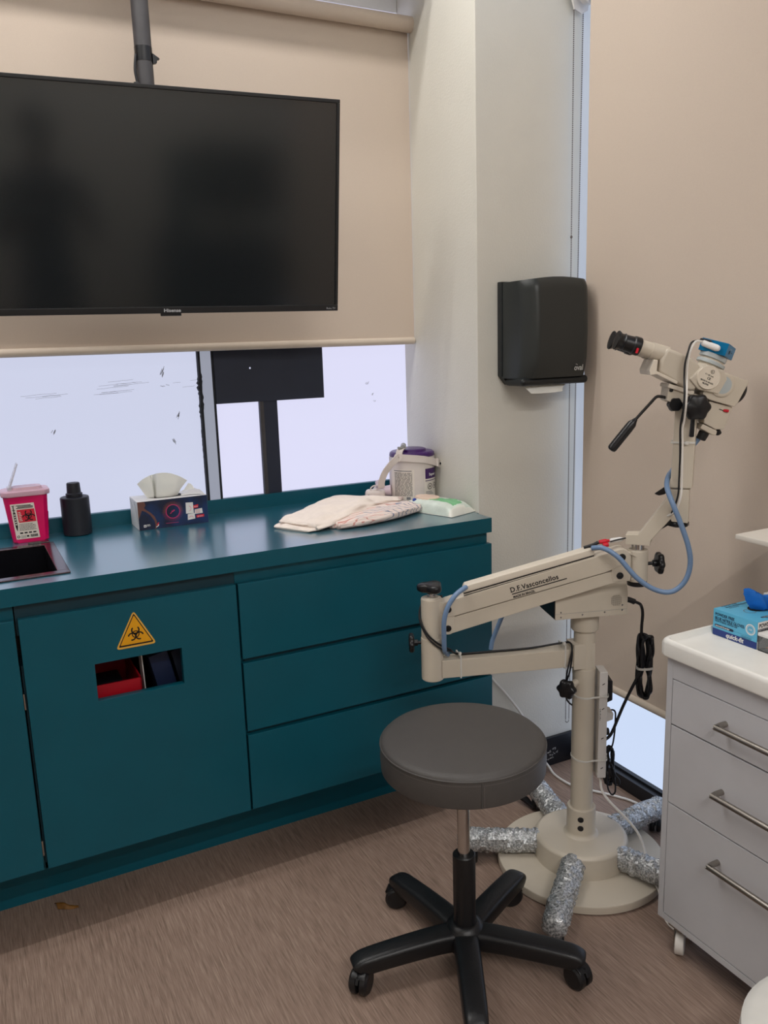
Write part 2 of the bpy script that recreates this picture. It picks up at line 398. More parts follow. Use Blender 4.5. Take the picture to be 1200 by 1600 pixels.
f = Flat((0, 2.6245, 0), (1, 0, 0), (0, 0, 1)); bm = NB()   # scratches and torn spots in the film
for (x, z, n, dx, dz, sl) in ((.58, 1.372, 9, .004, .010, 2.2), (.585, 1.338, 5, .014, .003, -.25), (.62, 1.235, 6, .003, .009, 2.4), (.60, 1.165, 6, .006, .008, -1.6),
                              (.25, 1.212, 5, .006, .008, 1.3), (1.285, 1.315, 4, .006, .01, 1), (1.305, 1.27, 3, .003, .005, 1), (1.31, 1.247, 2, .003, .003, 1)):
    for k in range(n):
        a, b = x + q.uniform(-dx, dx), z + q.uniform(-dz, dz); l = q.uniform(.003, .008)
        f.ribbon(bm, [(a, b), (a + l, b + l * sl)], .0012)
for (x, z, n, L) in ((.42, 1.345, 6, .12), (.40, 1.325, 5, .10), (.22, 1.317, 4, .12), (.66, 1.338, 3, .05)):
    for k in range(n):
        a, b = x + q.uniform(-.05, .03), z + q.uniform(-.012, .014); l = L * q.uniform(.4, 1)
        f.ribbon(bm, [(a + l * j / 5, b + l * .05 * j / 5 + q.uniform(-.0008, .0008)) for j in range(6)], .0006)
struct('film_scratches', bm, M['ink_grey'], w1)

# ------------------------------------------------------------------ roller blinds
t = thing('roller_blind', 'beige roller blind half lowered over the back window behind the television', 'blind', (.4, 2.545, 2.47))
obj('fabric', box(NB(), -1.9, 1.434, 2.5445, 2.546, 1.46, 2.432), M['blind'], t)
bm = lathe(NB(), (-1.9, 2.5215, 2.432), (1, 0, 0), [(0, .0235), (3.334, .0235)], 40); obj('roller', bm, M['blind'], t, smooth=60)
bm = lathe(NB(), (-1.9, 2.5452, 1.45), (1, 0, 0), [(0, .011), (.002, .012), (3.33, .012), (3.332, .011)], 20, sx=1); obj('bottom_bar', bm, M['blind_bar'], t, smooth=60)
XB = 1.748
t = thing('roller_blind', 'tall beige roller blind covering the right wall behind the microscope', 'blind', (XB, .8, 2.4))
obj('fabric', box(NB(), XB - .0008, XB + .0008, YR + .1, 2.035, .362, 2.395), M['blind'], t)
bm = lathe(NB(), (XB, YR + .1, .352), (0, 1, 0), [(0, .012), (2.035 - YR - .1, .012)], 20); obj('bottom_bar', bm, M['blind_bar'], t, smooth=60)
bm = lathe(NB(), (XB + .025, YR + .1, 2.415), (0, 1, 0), [(0, .03), (2.04 - YR - .1, .03)], 36); obj('roller', bm, M['blind'], t, smooth=60)
bm = lathe(NB(), (XB + .012, 2.04, 2.41), (0, 1, 0), [(0, .020), (.012, .020), (.012, .028), (.030, .028), (.034, .024)], 32)
prism(bm, [(XB - .022, 2.088, 2.398), (XB - .014, 2.088, 2.376), (XB + .012, 2.088, 2.366), (XB + .035, 2.088, 2.378), (XB + .04, 2.088, 2.40), (XB + .04, 2.088, 2.50), (XB - .022, 2.088, 2.50)], (0, .006, 0), .001)
box(bm, XB - .022, XB + .04, 2.088, 2.112, 2.46, 2.50, .002)
obj('end_bracket', bm, M['strip_white'], t)
bm = NB()
def bead_line(p, q_, step=.0052, r=.0022):
    p, q_ = Vector(p), Vector(q_); n = int((q_ - p).length / step)
    for i in range(n):
        k = bmesh.ops.create_icosphere(bm, subdivisions=1, radius=r, matrix=Matrix.Translation(p.lerp(q_, i / n)))
bead_line((XB - .012, 2.094, 2.375), (XB - .006, 2.094, .155)); bead_line((XB + .022, 2.094, 2.372), (XB + .008, 2.094, .155))
for i in range(6):
    a = math.pi * (1 + i / 5); bmesh.ops.create_icosphere(bm, subdivisions=1, radius=.0019, matrix=Matrix.Translation((XB + .001 + .007 * math.cos(a), 2.094, .153 + .007 * math.sin(a))))
bmesh.ops.create_icosphere(bm, subdivisions=2, radius=.004, matrix=Matrix.Translation((XB - .0102, 2.094, 1.745)))
obj('bead_chain', bm, M['bead'], t, kind='stuff', label='steel bead chain loop')

# ------------------------------------------------------------------ dark panel on its post, against the back window
t = thing('panel_post', 'dark navy panel on a square post standing against the back window', 'panel', (.915, 2.61, .966))
bm = NB(); x0, x1, z0, z1, hx, hz, hr = .742, 1.112, 1.272, 1.62, .8592, 1.380, .0032
ring = [(hx + hr * math.cos(a * math.pi / 8), hz + hr * math.sin(a * math.pi / 8)) for a in range(16)]
outer = []
for a in range(16):
    c, s_ = math.cos(a * math.pi / 8), math.sin(a * math.pi / 8)
    k = min((x1 - hx) / c if c > 1e-6 else ((x0 - hx) / c if c < -1e-6 else 9), (z1 - hz) / s_ if s_ > 1e-6 else ((z0 - hz) / s_ if s_ < -1e-6 else 9)); outer.append((hx + k * c, hz + k * s_))
cs = {}
for (cx, cz) in ((x1, z1), (x0, z1), (x0, z0), (x1, z0)):
    a = math.atan2(cz - hz, cx - hx) % (2 * math.pi); cs[int(a / (math.pi / 8))] = (cx, cz)
for y in (2.600, 2.604):
    ri = [bm.verts.new((a, y, b)) for a, b in ring]; ro = [bm.verts.new((a, y, b)) for a, b in outer]
    for i in range(16):
        j = (i + 1) % 16; vs = [ri[i], ro[i]] + ([bm.verts.new((cs[i][0], y, cs[i][1]))] if i in cs else []) + [ro[j], ri[j]]; bm.faces.new(vs)
for a in range(16):
    j = (a + 1) % 16; bm.faces.new([bm.verts.new((ring[k][0], y, ring[k][1])) for k, y in ((a, 2.6), (j, 2.6), (j, 2.604), (a, 2.604))])
for (a, b, c, d) in ((x0, x1, z0, z0), (x1, x1, z0, z1), (x0, x0, z0, z1)): bm.faces.new([bm.verts.new(p) for p in ((a, 2.6, c), (b, 2.6, d), (b, 2.604, d), (a, 2.604, c))])
bmesh.ops.remove_doubles(bm, verts=bm.verts, dist=1e-5)
obj('panel', bm, M['panel_navy'], t, smooth=0, label='flat dark board with a small round hole')
obj('post', box(NB(), .887, .946, 2.605, 2.624, .966, 1.45, .001), M['panel_navy'], t)
obj('post_strip', box(NB(), .885, .8985, 2.603, 2.605, .966, 1.272), M['pole_black'], t, label='paler strip along the left edge')  # paler strip down the left side of the post

# ------------------------------------------------------------------ television and its ceiling pole
C = Vector((.549, 2.2853, 1.8177)); rz, rx = -.0923, .1622
TM = Matrix.Translation(C) @ Matrix.Rotation(rz, 4, 'Z') @ Matrix.Rotation(rx, 4, 'X')
t = thing('television', 'large black flat screen television hanging in front of the beige blind', 'television', C)
bm = NB(); W, H = .48, .278
for (a0, a1, b0, b1) in ((-W, W, H - .009, H), (-W, W, -H, -H + .017), (-W, -W + .008, -H + .017, H - .009), (W - .008, W, -H + .017, H - .009)): box(bm, a0, a1, -.006, .012, b0, b1, .001, mtx=TM)
box(bm, -W, W, .006, .03, -H, H, .004, mtx=TM); box(bm, -.34, .34, .03, .055, -.2, .16, .012, mtx=TM)
obj('bezel', bm, M['tv_plastic'], t)
obj('screen', box(NB(), -W + .008, W - .008, -.0015, .006, -H + .017, H - .009, mtx=TM), M['tv_screen'], t, smooth=0)
ax = TM.to_3x3(); f = Flat(TM @ Vector((0, -.006, 0)), ax @ Vector((1, 0, 0)), ax @ Vector((0, 0, 1)))
obj('lettering', f.text(NB(), 'Hisense', .006, -H + .004, .0125, align='CENTER', bold=.0003, sx=1.15), M['tv_print'], t)
obj('lettering', f.text(NB(), 'Roku TV', W - .008, -H + .005, .0075, align='RIGHT'), M['tv_print'], t)
bm = box(NB(), -.025, .03, -.005, .006, -H - .007, -H + .001, .001, mtx=TM); obj('sensor', bm, M['tv_plastic'], t)
t = thing('pole_mount', 'dark grey ceiling pole that carries the television', 'mount', (.551, 2.385, CEIL))
obj('pole', cyl(NB(), (.551, 2.385, 1.78), (.551, 2.385, CEIL), .0222, 0, 32), M['pole_black'], t, smooth=60)
obj('wall_plate', box(NB(), .45, .65, 2.357, 2.366, 1.76, 1.92, .003), M['pole_black'], t)
bm = cyl(NB(), (.551, 2.385, 2.185), (.551, 2.385, 2.222), .0229, .001); obj('tape_wrap', bm, M['knob_black'], t, label='black tape wrapped round the pole')
bm = prism(NB(), [(.571, 2.37, 2.206), (.588, 2.37, 2.196), (.5895, 2.37, 2.193), (.583, 2.37, 2.192), (.581, 2.37, 2.183), (.571, 2.37, 2.180)], (0, .012, 0), .001); obj('tape_end', bm, M['knob_black'], t)
obj('video_cable', tube(NB(), [(.529, 2.376, 2.20), (.523, 2.372, 2.16), (.526, 2.37, 2.12), (.522, 2.37, 2.06)], .0035), M['cable_black'], t)
obj('cable_clip', box(NB(), .516, .530, 2.362, 2.384, 2.085, 2.13, .002), M['knob_black'], t)

# ------------------------------------------------------------------ worktop, sink, cabinets
ZC = .922; SX0, SX1, SY0, SY1 = -.36, .190, 2.108, 2.448
t = thing('worktop', 'long teal worktop with a low splashback under the back window', 'worktop', (.2, 2.3, .878))
bm = NB()
prism(bm, [(SX1, 2.03, .878), (1.396, 2.03, .878), (1.396, 2.11, .878), (1.402, 2.11, .878), (1.438, 2.60, .878), (SX1, 2.60, .878)], (0, 0, .044), 0)
box(bm, -1.2, SX0, 2.03, 2.60, .878, ZC); box(bm, SX0, SX1, 2.03, SY0, .878, ZC); box(bm, SX0, SX1, SY1, 2.60, .878, ZC)
bm.normal_update()
for f_ in bm.faces: f_.material_index = 1 if abs(f_.normal.z) > .9 else 0
obj('top', bm, [M['teal'], M['teal_top']], t, smooth=0)
obj('splashback', prism(NB(), [(-1.2, 2.60, .90), (1.4385, 2.60, .90), (1.44, 2.622, .90), (-1.2, 2.622, .90)], (0, 0, .066), .0012), M['teal'], t)
t = thing('sink', 'black inset sink with a glossy rim at the left end of the worktop', 'sink', (-.08, 2.28, ZC))
bm = NB(); X0, X1, Y0, Y1 = -.376, .206, 2.092, 2.464
for (a, b, c, d) in ((X0, X1, Y0, SY0 + .012), (X0, X1, SY1 - .012, Y1), (X0, SX0 + .012, SY0 + .012, SY1 - .012), (SX1 - .012, X1, SY0 + .012, SY1 - .012)): box(bm, a, b, c, d, ZC, ZC + .004, .0015)
obj('rim', bm, M['sink_rim'], t)
bm = NB()
for (a, b, c, d, e, g) in ((SX0 + .004, SX1 - .004, SY0 + .004, SY1 - .004, .73, .735), (SX0 + .004, SX0 + .012, SY0 + .004, SY1 - .004, .735, ZC), (SX1 - .012, SX1 - .004, SY0 + .004, SY1 - .004, .735, ZC),
                         (SX0 + .012, SX1 - .012, SY0 + .004, SY0 + .012, .735, ZC), (SX0 + .012, SX1 - .012, SY1 - .012, SY1 - .004, .735, ZC)): box(bm, a, b, c, d, e, g)
obj('basin', bm, M['sink_black'], t)
obj('drain', lathe(NB(), (-.08, 2.28, .735), (0, 0, 1), [(0, .035), (.003, .035), (.003, .028), (.001, .02)], 24), M['steel'], t)
obj('tap_cover', box(NB(), .140, .196, 2.466, 2.486, ZC, ZC + .006, .002), M['sink_black'], t)

FY = 2.03   # plane of the doors and drawer fronts
def carcass(x0, x1, parent, open_front=False):
    bm = NB(); y0, y1 = FY + .022, 2.59
    box(bm, x0, x0 + .016, y0, y1, .19, .845 if x0 > .1 else .725); box(bm, x1 - .016, x1, y0, y1, .19, .845 if x1 > .1 else .725); box(bm, x0, x1, y0, y1, .19, .206)
    box(bm, x0, x1, y1 - .01, y1, .19, .845); box(bm, x0, x1, FY + .0215, FY + .045, .80, .878)
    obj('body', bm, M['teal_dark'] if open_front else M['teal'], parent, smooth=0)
    obj('plinth', box(NB(), x0, {.066: .069, .598: .599}.get(x1, x1), 2.222, 2.24, 0, .19), M['teal'], parent, smooth=0)
def front(name, x0, x1, z0, z1, parent): return obj(name, box(NB(), x0, x1, FY, FY + .02, z0, z1, .0012), M['teal'], parent)
t = thing('base_cabinet', 'teal cabinet below the sink, cut off by the left edge', 'cabinet', (-.5, 2.3, 0), 'teal base cabinets')
carcass(-1.2, .066, t); front('door', -.40, .0645, .2, .843, t); front('door', -1.2, -.404, .2, .843, t)
for z in (.235, .62): obj('hinge', box(NB(), .0645, .0690, FY + .004, FY + .02, z, z + .04, .001), M['steel'], t)
t = thing('base_cabinet', 'teal cabinet door with biohazard sticker and a rectangular slot', 'cabinet', (.335, 2.3, 0), 'teal base cabinets')
carcass(.069, .598, t, True)
bm = NB(); ho, hi = (.0735, .5955, .2, .843), (.231, .4435, .6055, .702)
for (a, b, c, d) in ((ho[0], hi[0], ho[2], ho[3]), (hi[1], ho[1], ho[2], ho[3]), (hi[0], hi[1], ho[2], hi[2]), (hi[0], hi[1], hi[3], ho[3])): box(bm, a, b, FY, FY + .02, c, d)
door = obj('door', bm, M['teal'], t, smooth=0)
f = Flat((0, FY, 0), (1, 0, 0), (0, 0, 1)); bm = NB()
def rtri(cx, z0, wd, ht, r):
    P = [Vector((cx, z0 + ht)), Vector((cx - wd / 2, z0)), Vector((cx + wd / 2, z0))]; c = (P[0] + P[1] + P[2]) / 3; o = []
    for i in range(3):
        p, a, b = P[i], P[i - 1], P[(i + 1) % 3]; u, v = (a - p).normalized(), (b - p).normalized()
        for k in range(6):
            s_ = k / 5; o.append(p + (u * (1 - s_) ** 2 + v * s_ ** 2) * r)
    return [tuple(v) for v in o]
f.poly(bm, rtri(.3333, .7275, .0995, .094, .011), .0004, 0); f.poly(bm, rtri(.3333, .7325, .0855, .0815, .004), .0006, 1); f.poly(bm, rtri(.3333, .7365, .0765, .0725, .003), .0008, 2)
f.biohazard(bm, (.3338, .7605), .0175, .001, 1)
obj('warning_sticker', bm, [M['yellow_edge'], M['ink'], M['yellow']], t, smooth=0, label='yellow triangular biohazard warning sticker')
# what stands inside behind the slot
t = thing('red_bin', 'red plastic bin seen through the slot in the cabinet door', 'bin', (.27, 2.2, .206))
bm = NB()
def cuprect(bm, cx, cy, hx, hy, z0, z1, top, th=.004):
    a = [(cx + sx * hx * .85, cy + sy * hy * .85, z0) for sx, sy in ((-1, -1), (1, -1), (1, 1), (-1, 1))]; b = [(cx + sx * hx, cy + sy * hy, z1) for sx, sy in ((-1, -1), (1, -1), (1, 1), (-1, 1))]
    bm.faces.new([bm.verts.new(p) for p in a])
    for i in range(4):
        j = (i + 1) % 4; prism(bm, [a[i], a[j], b[j], b[i]], (Vector((cx, cy, 0)) - Vector(((a[i][0] + a[j][0]) / 2, (a[i][1] + a[j][1]) / 2, 0))).normalized() * th, 0)
cuprect(bm, .262, 2.172, .082, .108, .207, .632, 0)
obj('bin_body', bm, M['red_plastic'], t)
bm = NB(); box(bm, .238, .312, 2.11, 2.24, .40, .600, .004); obj('inner_pot', bm, M['black_trim'], t)
bm = NB(); box(bm, 0, .05, 0, .16, 0, .47, .002, mtx=Matrix.Translation((.465, 2.10, .207)) @ Matrix.Rotation(-.2, 4, 'Y')); tag(obj('dark_box', bm, M['ink_navy']), 'dark box leaning in the cabinet, nearest to the white sheet', 'box', 'dark boxes in the cabinet')
bm = NB(); box(bm, 0, .05, 0, .16, 0, .47, .002, mtx=Matrix.Translation((.525, 2.11, .207)) @ Matrix.Rotation(-.2, 4, 'Y')); tag(obj('dark_box', bm, M['panel_navy']), 'dark box leaning at the right end of the slot', 'box', 'dark boxes in the cabinet')
bm = prism(NB(), [(.366, 2.10, .206), (.368, 2.16, .206), (.354, 2.15, .69), (.352, 2.09, .69)], (.002, 0, 0), 0); tag(obj('paper_sheet', bm, M['box_white']), 'white sheet of paper upright beside the red bin', 'paper')

t = thing('drawer_unit', 'teal base cabinet with three wide drawers beside the column', 'cabinet', (1.0, 2.3, 0), 'teal base cabinets')
carcass(.599, 1.392, t)
for z0, z1 in ((.6370, .843), (.4310, .6245), (.2, .4190)): front('drawer', .6015, 1.3955, z0, z1, t)
bm = NB()
for z in (.6245, .419): box(bm, .61, 1.392, FY + .016, FY + .021, z - .002, z + .016)
obj('finger_groove', bm, M['teal_dark'], t, smooth=0)

# ------------------------------------------------------------------ things on the worktop
t = thing('sharps_container', 'magenta sharps container with clear flip lid behind the sink', 'container', (.15, 2.55, ZC))
def sec(cx, cy, hx, hy, c, z): return [(cx - hx + c, cy - hy, z), (cx + hx - c, cy - hy, z), (cx + hx, cy - hy + c, z), (cx + hx, cy + hy - c, z), (cx + hx - c, cy + hy, z), (cx - hx + c, cy + hy, z), (cx - hx, cy + hy - c, z), (cx - hx, cy - hy + c, z)]
def loft(bm, secs):
    R = [[bm.verts.new(p) for p in s_] for s_ in secs]; n = len(R[0])
    for a, b in zip(R, R[1:]):
        for i in range(n): bm.faces.new((a[i], a[(i + 1) % n], b[(i + 1) % n], b[i]))
    bm.faces.new(R[0]); bm.faces.new(R[-1]); return bm
cx, cy = .153, 2.549
bm = loft(NB(), [sec(cx, cy, .044, .034, .010, ZC), sec(cx, cy, .047, .036, .010, ZC + .004), sec(cx - .003, cy, .058, .040, .012, 1.058)]); bevel(bm, .003, 2, 20)
obj('body', bm, M['sharps_red'], t)
bm = loft(NB(), [sec(cx - .002, cy, .0625, .044, .014, 1.056), sec(cx - .002, cy, .064, .045, .014, 1.059), sec(cx - .002, cy, .064, .045, .014, 1.069), sec(cx - .002, cy, .060, .042, .014, 1.072)])
loft(bm, [sec(cx + .004, cy, .042, .030, .012, 1.072), sec(cx + .004, cy, .038, .027, .012, 1.079)])
obj('lid', bm, M['clear_lid'], t)
bm = prism(NB(), [(.110, 2.528, 1.078), (.138, 2.528, 1.146), (.141, 2.528, 1.145), (.115, 2.528, 1.077)], (0, .042, 0), .0008); box(bm, .107, .119, 2.53, 2.568, 1.070, 1.080, .002)
obj('flap', bm, M['clear_flap'], t, label='clear flap standing open')
n0 = Vector((0, -.136, .006)).normalized()
fr = Vector((cx - .044 + .010, cy - .0362, ZC + .004)); ft = Vector((cx - .003 - .058 + .012, cy - .0402, 1.058)); up = (ft - fr); up = Vector((0, up.y, up.z))
f = Flat((cx - .040, cy - .0362, ZC + .004), (1, 0, 0), up); bm = NB()
sk = lambda a, b: (a - .07 * b, b)
def q4(a0, a1, b0, b1, h, mi): f.poly(bm, [sk(a0, b0), sk(a1, b0), sk(a1, b1), sk(a0, b1)], h, mi)
q4(.002, .064, .008, .110, .0006, 0); q4(.0165, .062, .056, .093, .0009, 2)
f.biohazard(bm, sk(.0445, .0735), .0155, .0012, 1)
for i in range(6): q4(.019, .027 - .001 * (i % 3), .0605 + i * .0048, .0625 + i * .0048, .0012, 0)
for i in range(3): q4(.016 + .004 * (i == 1), .060 - .005 * (i == 2), .0965 + i * .0035, .0985 + i * .0035, .0011, 1)
f.lines(bm, .012, .050, .046, 5, .0042, .0014, .0011, 1, 4); 
for i in range(4): q4(.014 + i * .0115, .022 + i * .0115, .0235, .0275, .0011, 1)
f.arc(bm, sk(.0085, .0155), .0030, 0, 2 * math.pi, .0016, .0011, 1, 18, True); f.lines(bm, .014, .017, .014, 3, .003, .001, .0011, 1, 6)
for i in range(9): q4(.040 + i * .0022, .0412 + i * .0022 + .0006 * (i % 2), .012, .0195, .0011, 1)
q4(.030, .036, .013, .018, .0011, 1)
q4(.0058, .0118, .046, .086, .0011, 1); q4(.0045, .0130, .092, .0935, .0011, 1); q4(.0045, .0130, .1045, .106, .0011, 1); q4(.0075, .0100, .086, .105, .0011, 1)
f.poly(bm, [sk(.0058, .046), sk(.0118, .046), sk(.0094, .033), sk(.0082, .033)], .0011, 1)
for i in range(5): q4(.0070, .0106, .050 + i * .007, .0535 + i * .007, .0013, 0)
obj('hazard_label', bm, [M['label_white'], M['ink'], M['label_red']], t, smooth=0, label='white hazard label with red biohazard square')
f = Flat((cx + .0475, cy - .026, ZC + .004), (0, 1, 0), (.010, 0, .132)); bm = NB(); f.rect(bm, .012, .044, .022, .075, .0012, 0); f.lines(bm, .016, .068, .022, 9, .005, .0018, .0016, 1, 9)
obj('side_label', bm, [M['label_white'], M['ink_grey']], t, smooth=0)

bm = lathe(NB(), (.283, 2.547, ZC), (0, 0, 1), [(0, .036), (.002, .0395), (.006, .0405), (.108, .0405), (.1115, .0395), (.1125, .037), (.1128, .026)], 40)
t = thing('soap_bottle', 'matte black round bottle with stepped cap beside the sharps container', 'bottle', (.283, 2.547, ZC)); obj('body', bm, M['bottle_black'], t)
obj('cap', lathe(NB(), (.283, 2.547, ZC + .1128), (0, 0, 1), [(0, .0235), (.009, .0235), (.0105, .021), (.0115, .0198), (.038, .0185), (.0405, .017), (.041, 0)], 36), M['bottle_black'], t)

t = thing('tissue_box', 'dark blue tissue box with white tissues sticking out of the top', 'tissue box', (.552, 2.535, ZC))
bm = NB(); a0, a1, b0, b1, zt = .4465, .6565, 2.479, 2.594, ZC + .0865
box(bm, a0, a1, b0, b1, ZC, zt, .0015); obj('carton', bm, M['box_white'], t)
f = Flat((a0, b0, ZC), (1, 0, 0), (0, 0, 1)); bm = NB(); Wb, Hb = .21, .0865
f.rect(bm, .0006, Wb - .0006, .0006, Hb - .0006, .0004, 0)
obj('front_print', bm, M['tissue_box'], t, smooth=0)
bm = NB()
f.poly(bm, [(.0006, .0006), (.050, .0006), (.054, .010), (.0535, .022), (.048, .038), (.037, .051), (.025, .060), (.019, .067), (.024, .074), (.022, .084), (.012, .086), (.0006, .086)], .0007, 1)
f.poly(bm, [(.0006, .0006), (.046, .0006), (.049, .012), (.046, .026), (.036, .043), (.023, .055), (.012, .060), (.004, .040), (.0006, .036)], .0009, 0)
f.ribbon(bm, [(.0535, .010), (.057, .016), (.059, .018)], .003, .001, 4); f.ribbon(bm, [(.050, .005), (.057, .009), (.058, .013)], .0022, .001, 5)
f.arc(bm, (.103, .047), .0205, 0, 2 * math.pi, .0016, .0008, 3, 48, True)
for k in range(3):
    for i in range(40 if k < 2 else 28):
        a = 2 * math.pi * (i + .5 * k) / (40 if k < 2 else 28); f.disk(bm, (.103 + (.0238 + .0034 * k) * math.cos(a), .047 + (.0238 + .0034 * k) * math.sin(a)), .0008 - .0001 * k, .0008, 2 if math.sin(a) > -.1 else 3, 6)
for (a, b, r) in ((.096, .042, .0016), (.099, .0445, .0014), (.101, .048, .0018), (.104, .0475, .0016), (.1065, .050, .0022)): f.disk(bm, (a, b), r, .0009, 3, 10)
f.ribbon(bm, [(.096, .042), (.1065, .050)], .0012, .0009, 3); f.ribbon(bm, [(.080, .013), (.118, .012)], .0007, .0008, 3)
for (p, mi) in (([(.142, .035), (.166, .034), (.165, .068), (.143, .069)], 5), ([(.168, .031), (.193, .032), (.192, .047), (.169, .045)], 5), ([(.146, .015), (.169, .017), (.168, .034), (.147, .033)], 5),
                ([(.1655, .049), (.180, .050), (.181, .060), (.166, .058)], 4), ([(.173, .019), (.197, .020), (.197, .028), (.173, .027)], 4)): f.poly(bm, p, .0008, mi)
f.arc(bm, (.150, .050), .008, -1.2, 1.2, .0010, .001, 3); f.arc(bm, (.157, .020), .006, .2, 2.9, .0010, .001, 3); f.lines(bm, .171, .042, .018, 3, .004, .0012, .001, 4, 3)
f.text(bm, 'promo', .1765, .0215, .006, .001, 0, 5); f.text(bm, 'new', .1675, .052, .007, .001, 0, 5)
f.rect(bm, .014, .0215, .0085, .016, .0011, 5); f.disk(bm, (.0175, .012), .0018, .0013, 0); f.lines(bm, .023, .0145, .012, 2, .0035, .0017, .0011, 5, 8)
obj('box_artwork', bm, [M['tissue_box'], M['skin_brown'], M['orange'], M['pink'], M['label_red'], M['box_white']], t, smooth=0)
f = Flat((a0, b1, ZC), (0, -1, 0), (0, 0, 1)); bm = NB(); f.ribbon(bm, [(.07, .080), (.085, .070), (.10, .050), (.111, .020)], .0022, .0006); f.ribbon(bm, [(.010, .082), (.03, .070), (.04, .058)], .002, .0006)
obj('side_print', bm, M['ink_navy'], t, smooth=0)
f = Flat((a0, b0, zt), (1, 0, 0), (0, 1, 0)); bm = NB(); f.disk(bm, (.105, .055), .028, .0006, 0, 28, .06); obj('slot', bm, M['gap_black'], t, smooth=0)
def sheet(bm, rows, th=.0006, sub=3, amp=.0015, seed=1):
    """cloth-like sheet through a grid of points, smoothed"""
    q = random.Random(seed); R = [spline(r, sub) for r in rows]; C2 = [spline([R[i][j] for i in range(len(R))], sub) for j in range(len(R[0]))]
    V = [[bm.verts.new(p + Vector((q.uniform(-amp, amp), q.uniform(-amp, amp), q.uniform(-amp, amp)))) for p in c] for c in C2]
    for i in range(len(V) - 1):
        for j in range(len(V[0]) - 1): bm.faces.new((V[i][j], V[i + 1][j], V[i + 1][j + 1], V[i][j + 1]))
    return bm
def P3(*a): return [Vector(p) for p in a]
bm = NB(); y = 2.535
sheet(bm, [P3((.490, y, zt - .004), (.474, y - .004, zt + .024), (.461, y - .006, zt + .046)), P3((.499, y - .006, zt - .004), (.490, y - .014, zt + .036), (.478, y - .012, zt + .060)),
           P3((.507, y - .010, zt - .004), (.504, y - .016, zt + .040), (.498, y - .010, zt + .068)), P3((.511, y + .004, zt - .004), (.511, y + .008, zt + .042), (.509, y + .010, zt + .067)),
           P3((.516, y - .014, zt - .004), (.518, y - .026, zt + .042), (.520, y - .018, zt + .074)), P3((.535, y - .020, zt - .004), (.545, y - .028, zt + .040), (.551, y - .018, zt + .073)),
           P3((.556, y - .020, zt - .004), (.574, y - .026, zt + .032), (.584, y - .016, zt + .060)), P3((.576, y - .010, zt - .004), (.592, y - .010, zt + .022), (.612, y - .008, zt + .042))], sub=5, amp=.0003)
obj('tissue', bm, M['tissue'], t, smooth=180)
bm = NB(); sheet(bm, [P3((.585, y + .01, zt - .003), (.606, y + .012, zt + .014), (.618, y + .01, zt + .030)), P3((.600, y + .014, zt - .003), (.616, y + .01, zt + .012), (.628, y + .008, zt + .026)), P3((.606, y, zt - .003), (.622, y, zt + .008), (.634, y, zt + .012))], sub=4, amp=.0006, seed=4)
obj('tissue', bm, M['tissue'], t, smooth=180)
bm = NB(); sheet(bm, [P3((.585, y - .03, zt + .0008), (.59, y, zt + .004), (.60, y + .04, zt + .003)), P3((.618, y - .035, zt + .002), (.622, y - .005, zt + .012), (.63, y + .035, zt + .012)), P3((.652, y - .05, zt + .001), (.648, y - .01, zt + .010), (.650, y + .03, zt + .006))], sub=4, amp=.0008, seed=6)
obj('torn_flap', bm, M['box_white'], t, smooth=180)

# wipes tub
t = thing('wipes_tub', 'white wipes tub with a purple lid in the corner by the column', 'tub', (1.352, 2.436, ZC)); TC = Vector((1.352, 2.436, ZC))
obj('body', lathe(NB(), TC, (0, 0, 1), [(0, .074), (.002, .0762), (.006, .077), (.146, .0768), (.150, .075), (.1505, .07)], 56), M['tub_white'], t)
obj('lid', lathe(NB(), TC + Vector((0, 0, .1505)), (0, 0, 1), [(0, .0745), (.002, .0762), (.011, .0745), (.0155, .069), (.0165, .050), (.023, .047), (.025, .042), (.0255, 0)], 56), M['purple'], t)
def wrap(bm, a0, a1, z0, z1, r, mi=0, n=14):
    p = [(TC.x + r * math.cos(rad(a0 + (a1 - a0) * i / n)), TC.y + r * math.sin(rad(a0 + (a1 - a0) * i / n))) for i in range(n + 1)]
    for (ax_, ay), (bx_, by) in zip(p, p[1:]): bm.faces.new([bm.verts.new(v) for v in ((ax_, ay, z0), (bx_, by, z0), (bx_, by, z1), (ax_, ay, z1))]).material_index = mi
bm = NB(); wrap(bm, 180, 246, ZC + .004, ZC + .112, .0773); wrap(bm, 272, 335, ZC + .004, ZC + .112, .0773)
wrap(bm, 275, 330, ZC + .078, ZC + .112, .0776, 2); wrap(bm, 275, 322, ZC + .0705, ZC + .073, .0776, 2)
q = random.Random(2)
for i in range(19):
    a = 192
    while a < 240:
        e = min(a + q.uniform(4, 11), 241); wrap(bm, a, e, ZC + .100 - i * .0042, ZC + .1017 - i * .0042, .0776, 1, 3); a = e + 1.4
wrap(bm, 190, 240, ZC + .106, ZC + .109, .0776, 3, 6)
for i in range(4): wrap(bm, 276, 296 + 4 * (i % 3), ZC + .034 - i * .0045, ZC + .036 - i * .0045, .0776, 3, 4)
for i in range(3): wrap(bm, 276, 322, ZC + .007 + i * .003, ZC + .009 + i * .003, .0776, 1, 6)
wrap(bm, 226, 236, ZC + .012, ZC + .021, .0776, 3, 3)
for (ang) in (289, 309):
    a = rad(ang); o = TC + Vector((.0778 * math.cos(a), .0778 * math.sin(a), .052)); f = Flat(o, (-math.sin(a), math.cos(a), 0), (0, 0, 1)); f.arc(bm, (0, 0), .0095, 0, 6.2832, .002, .0006, 1, 24, True); f.disk(bm, (0, 0), .004, .0006, 1, 10, .0028)
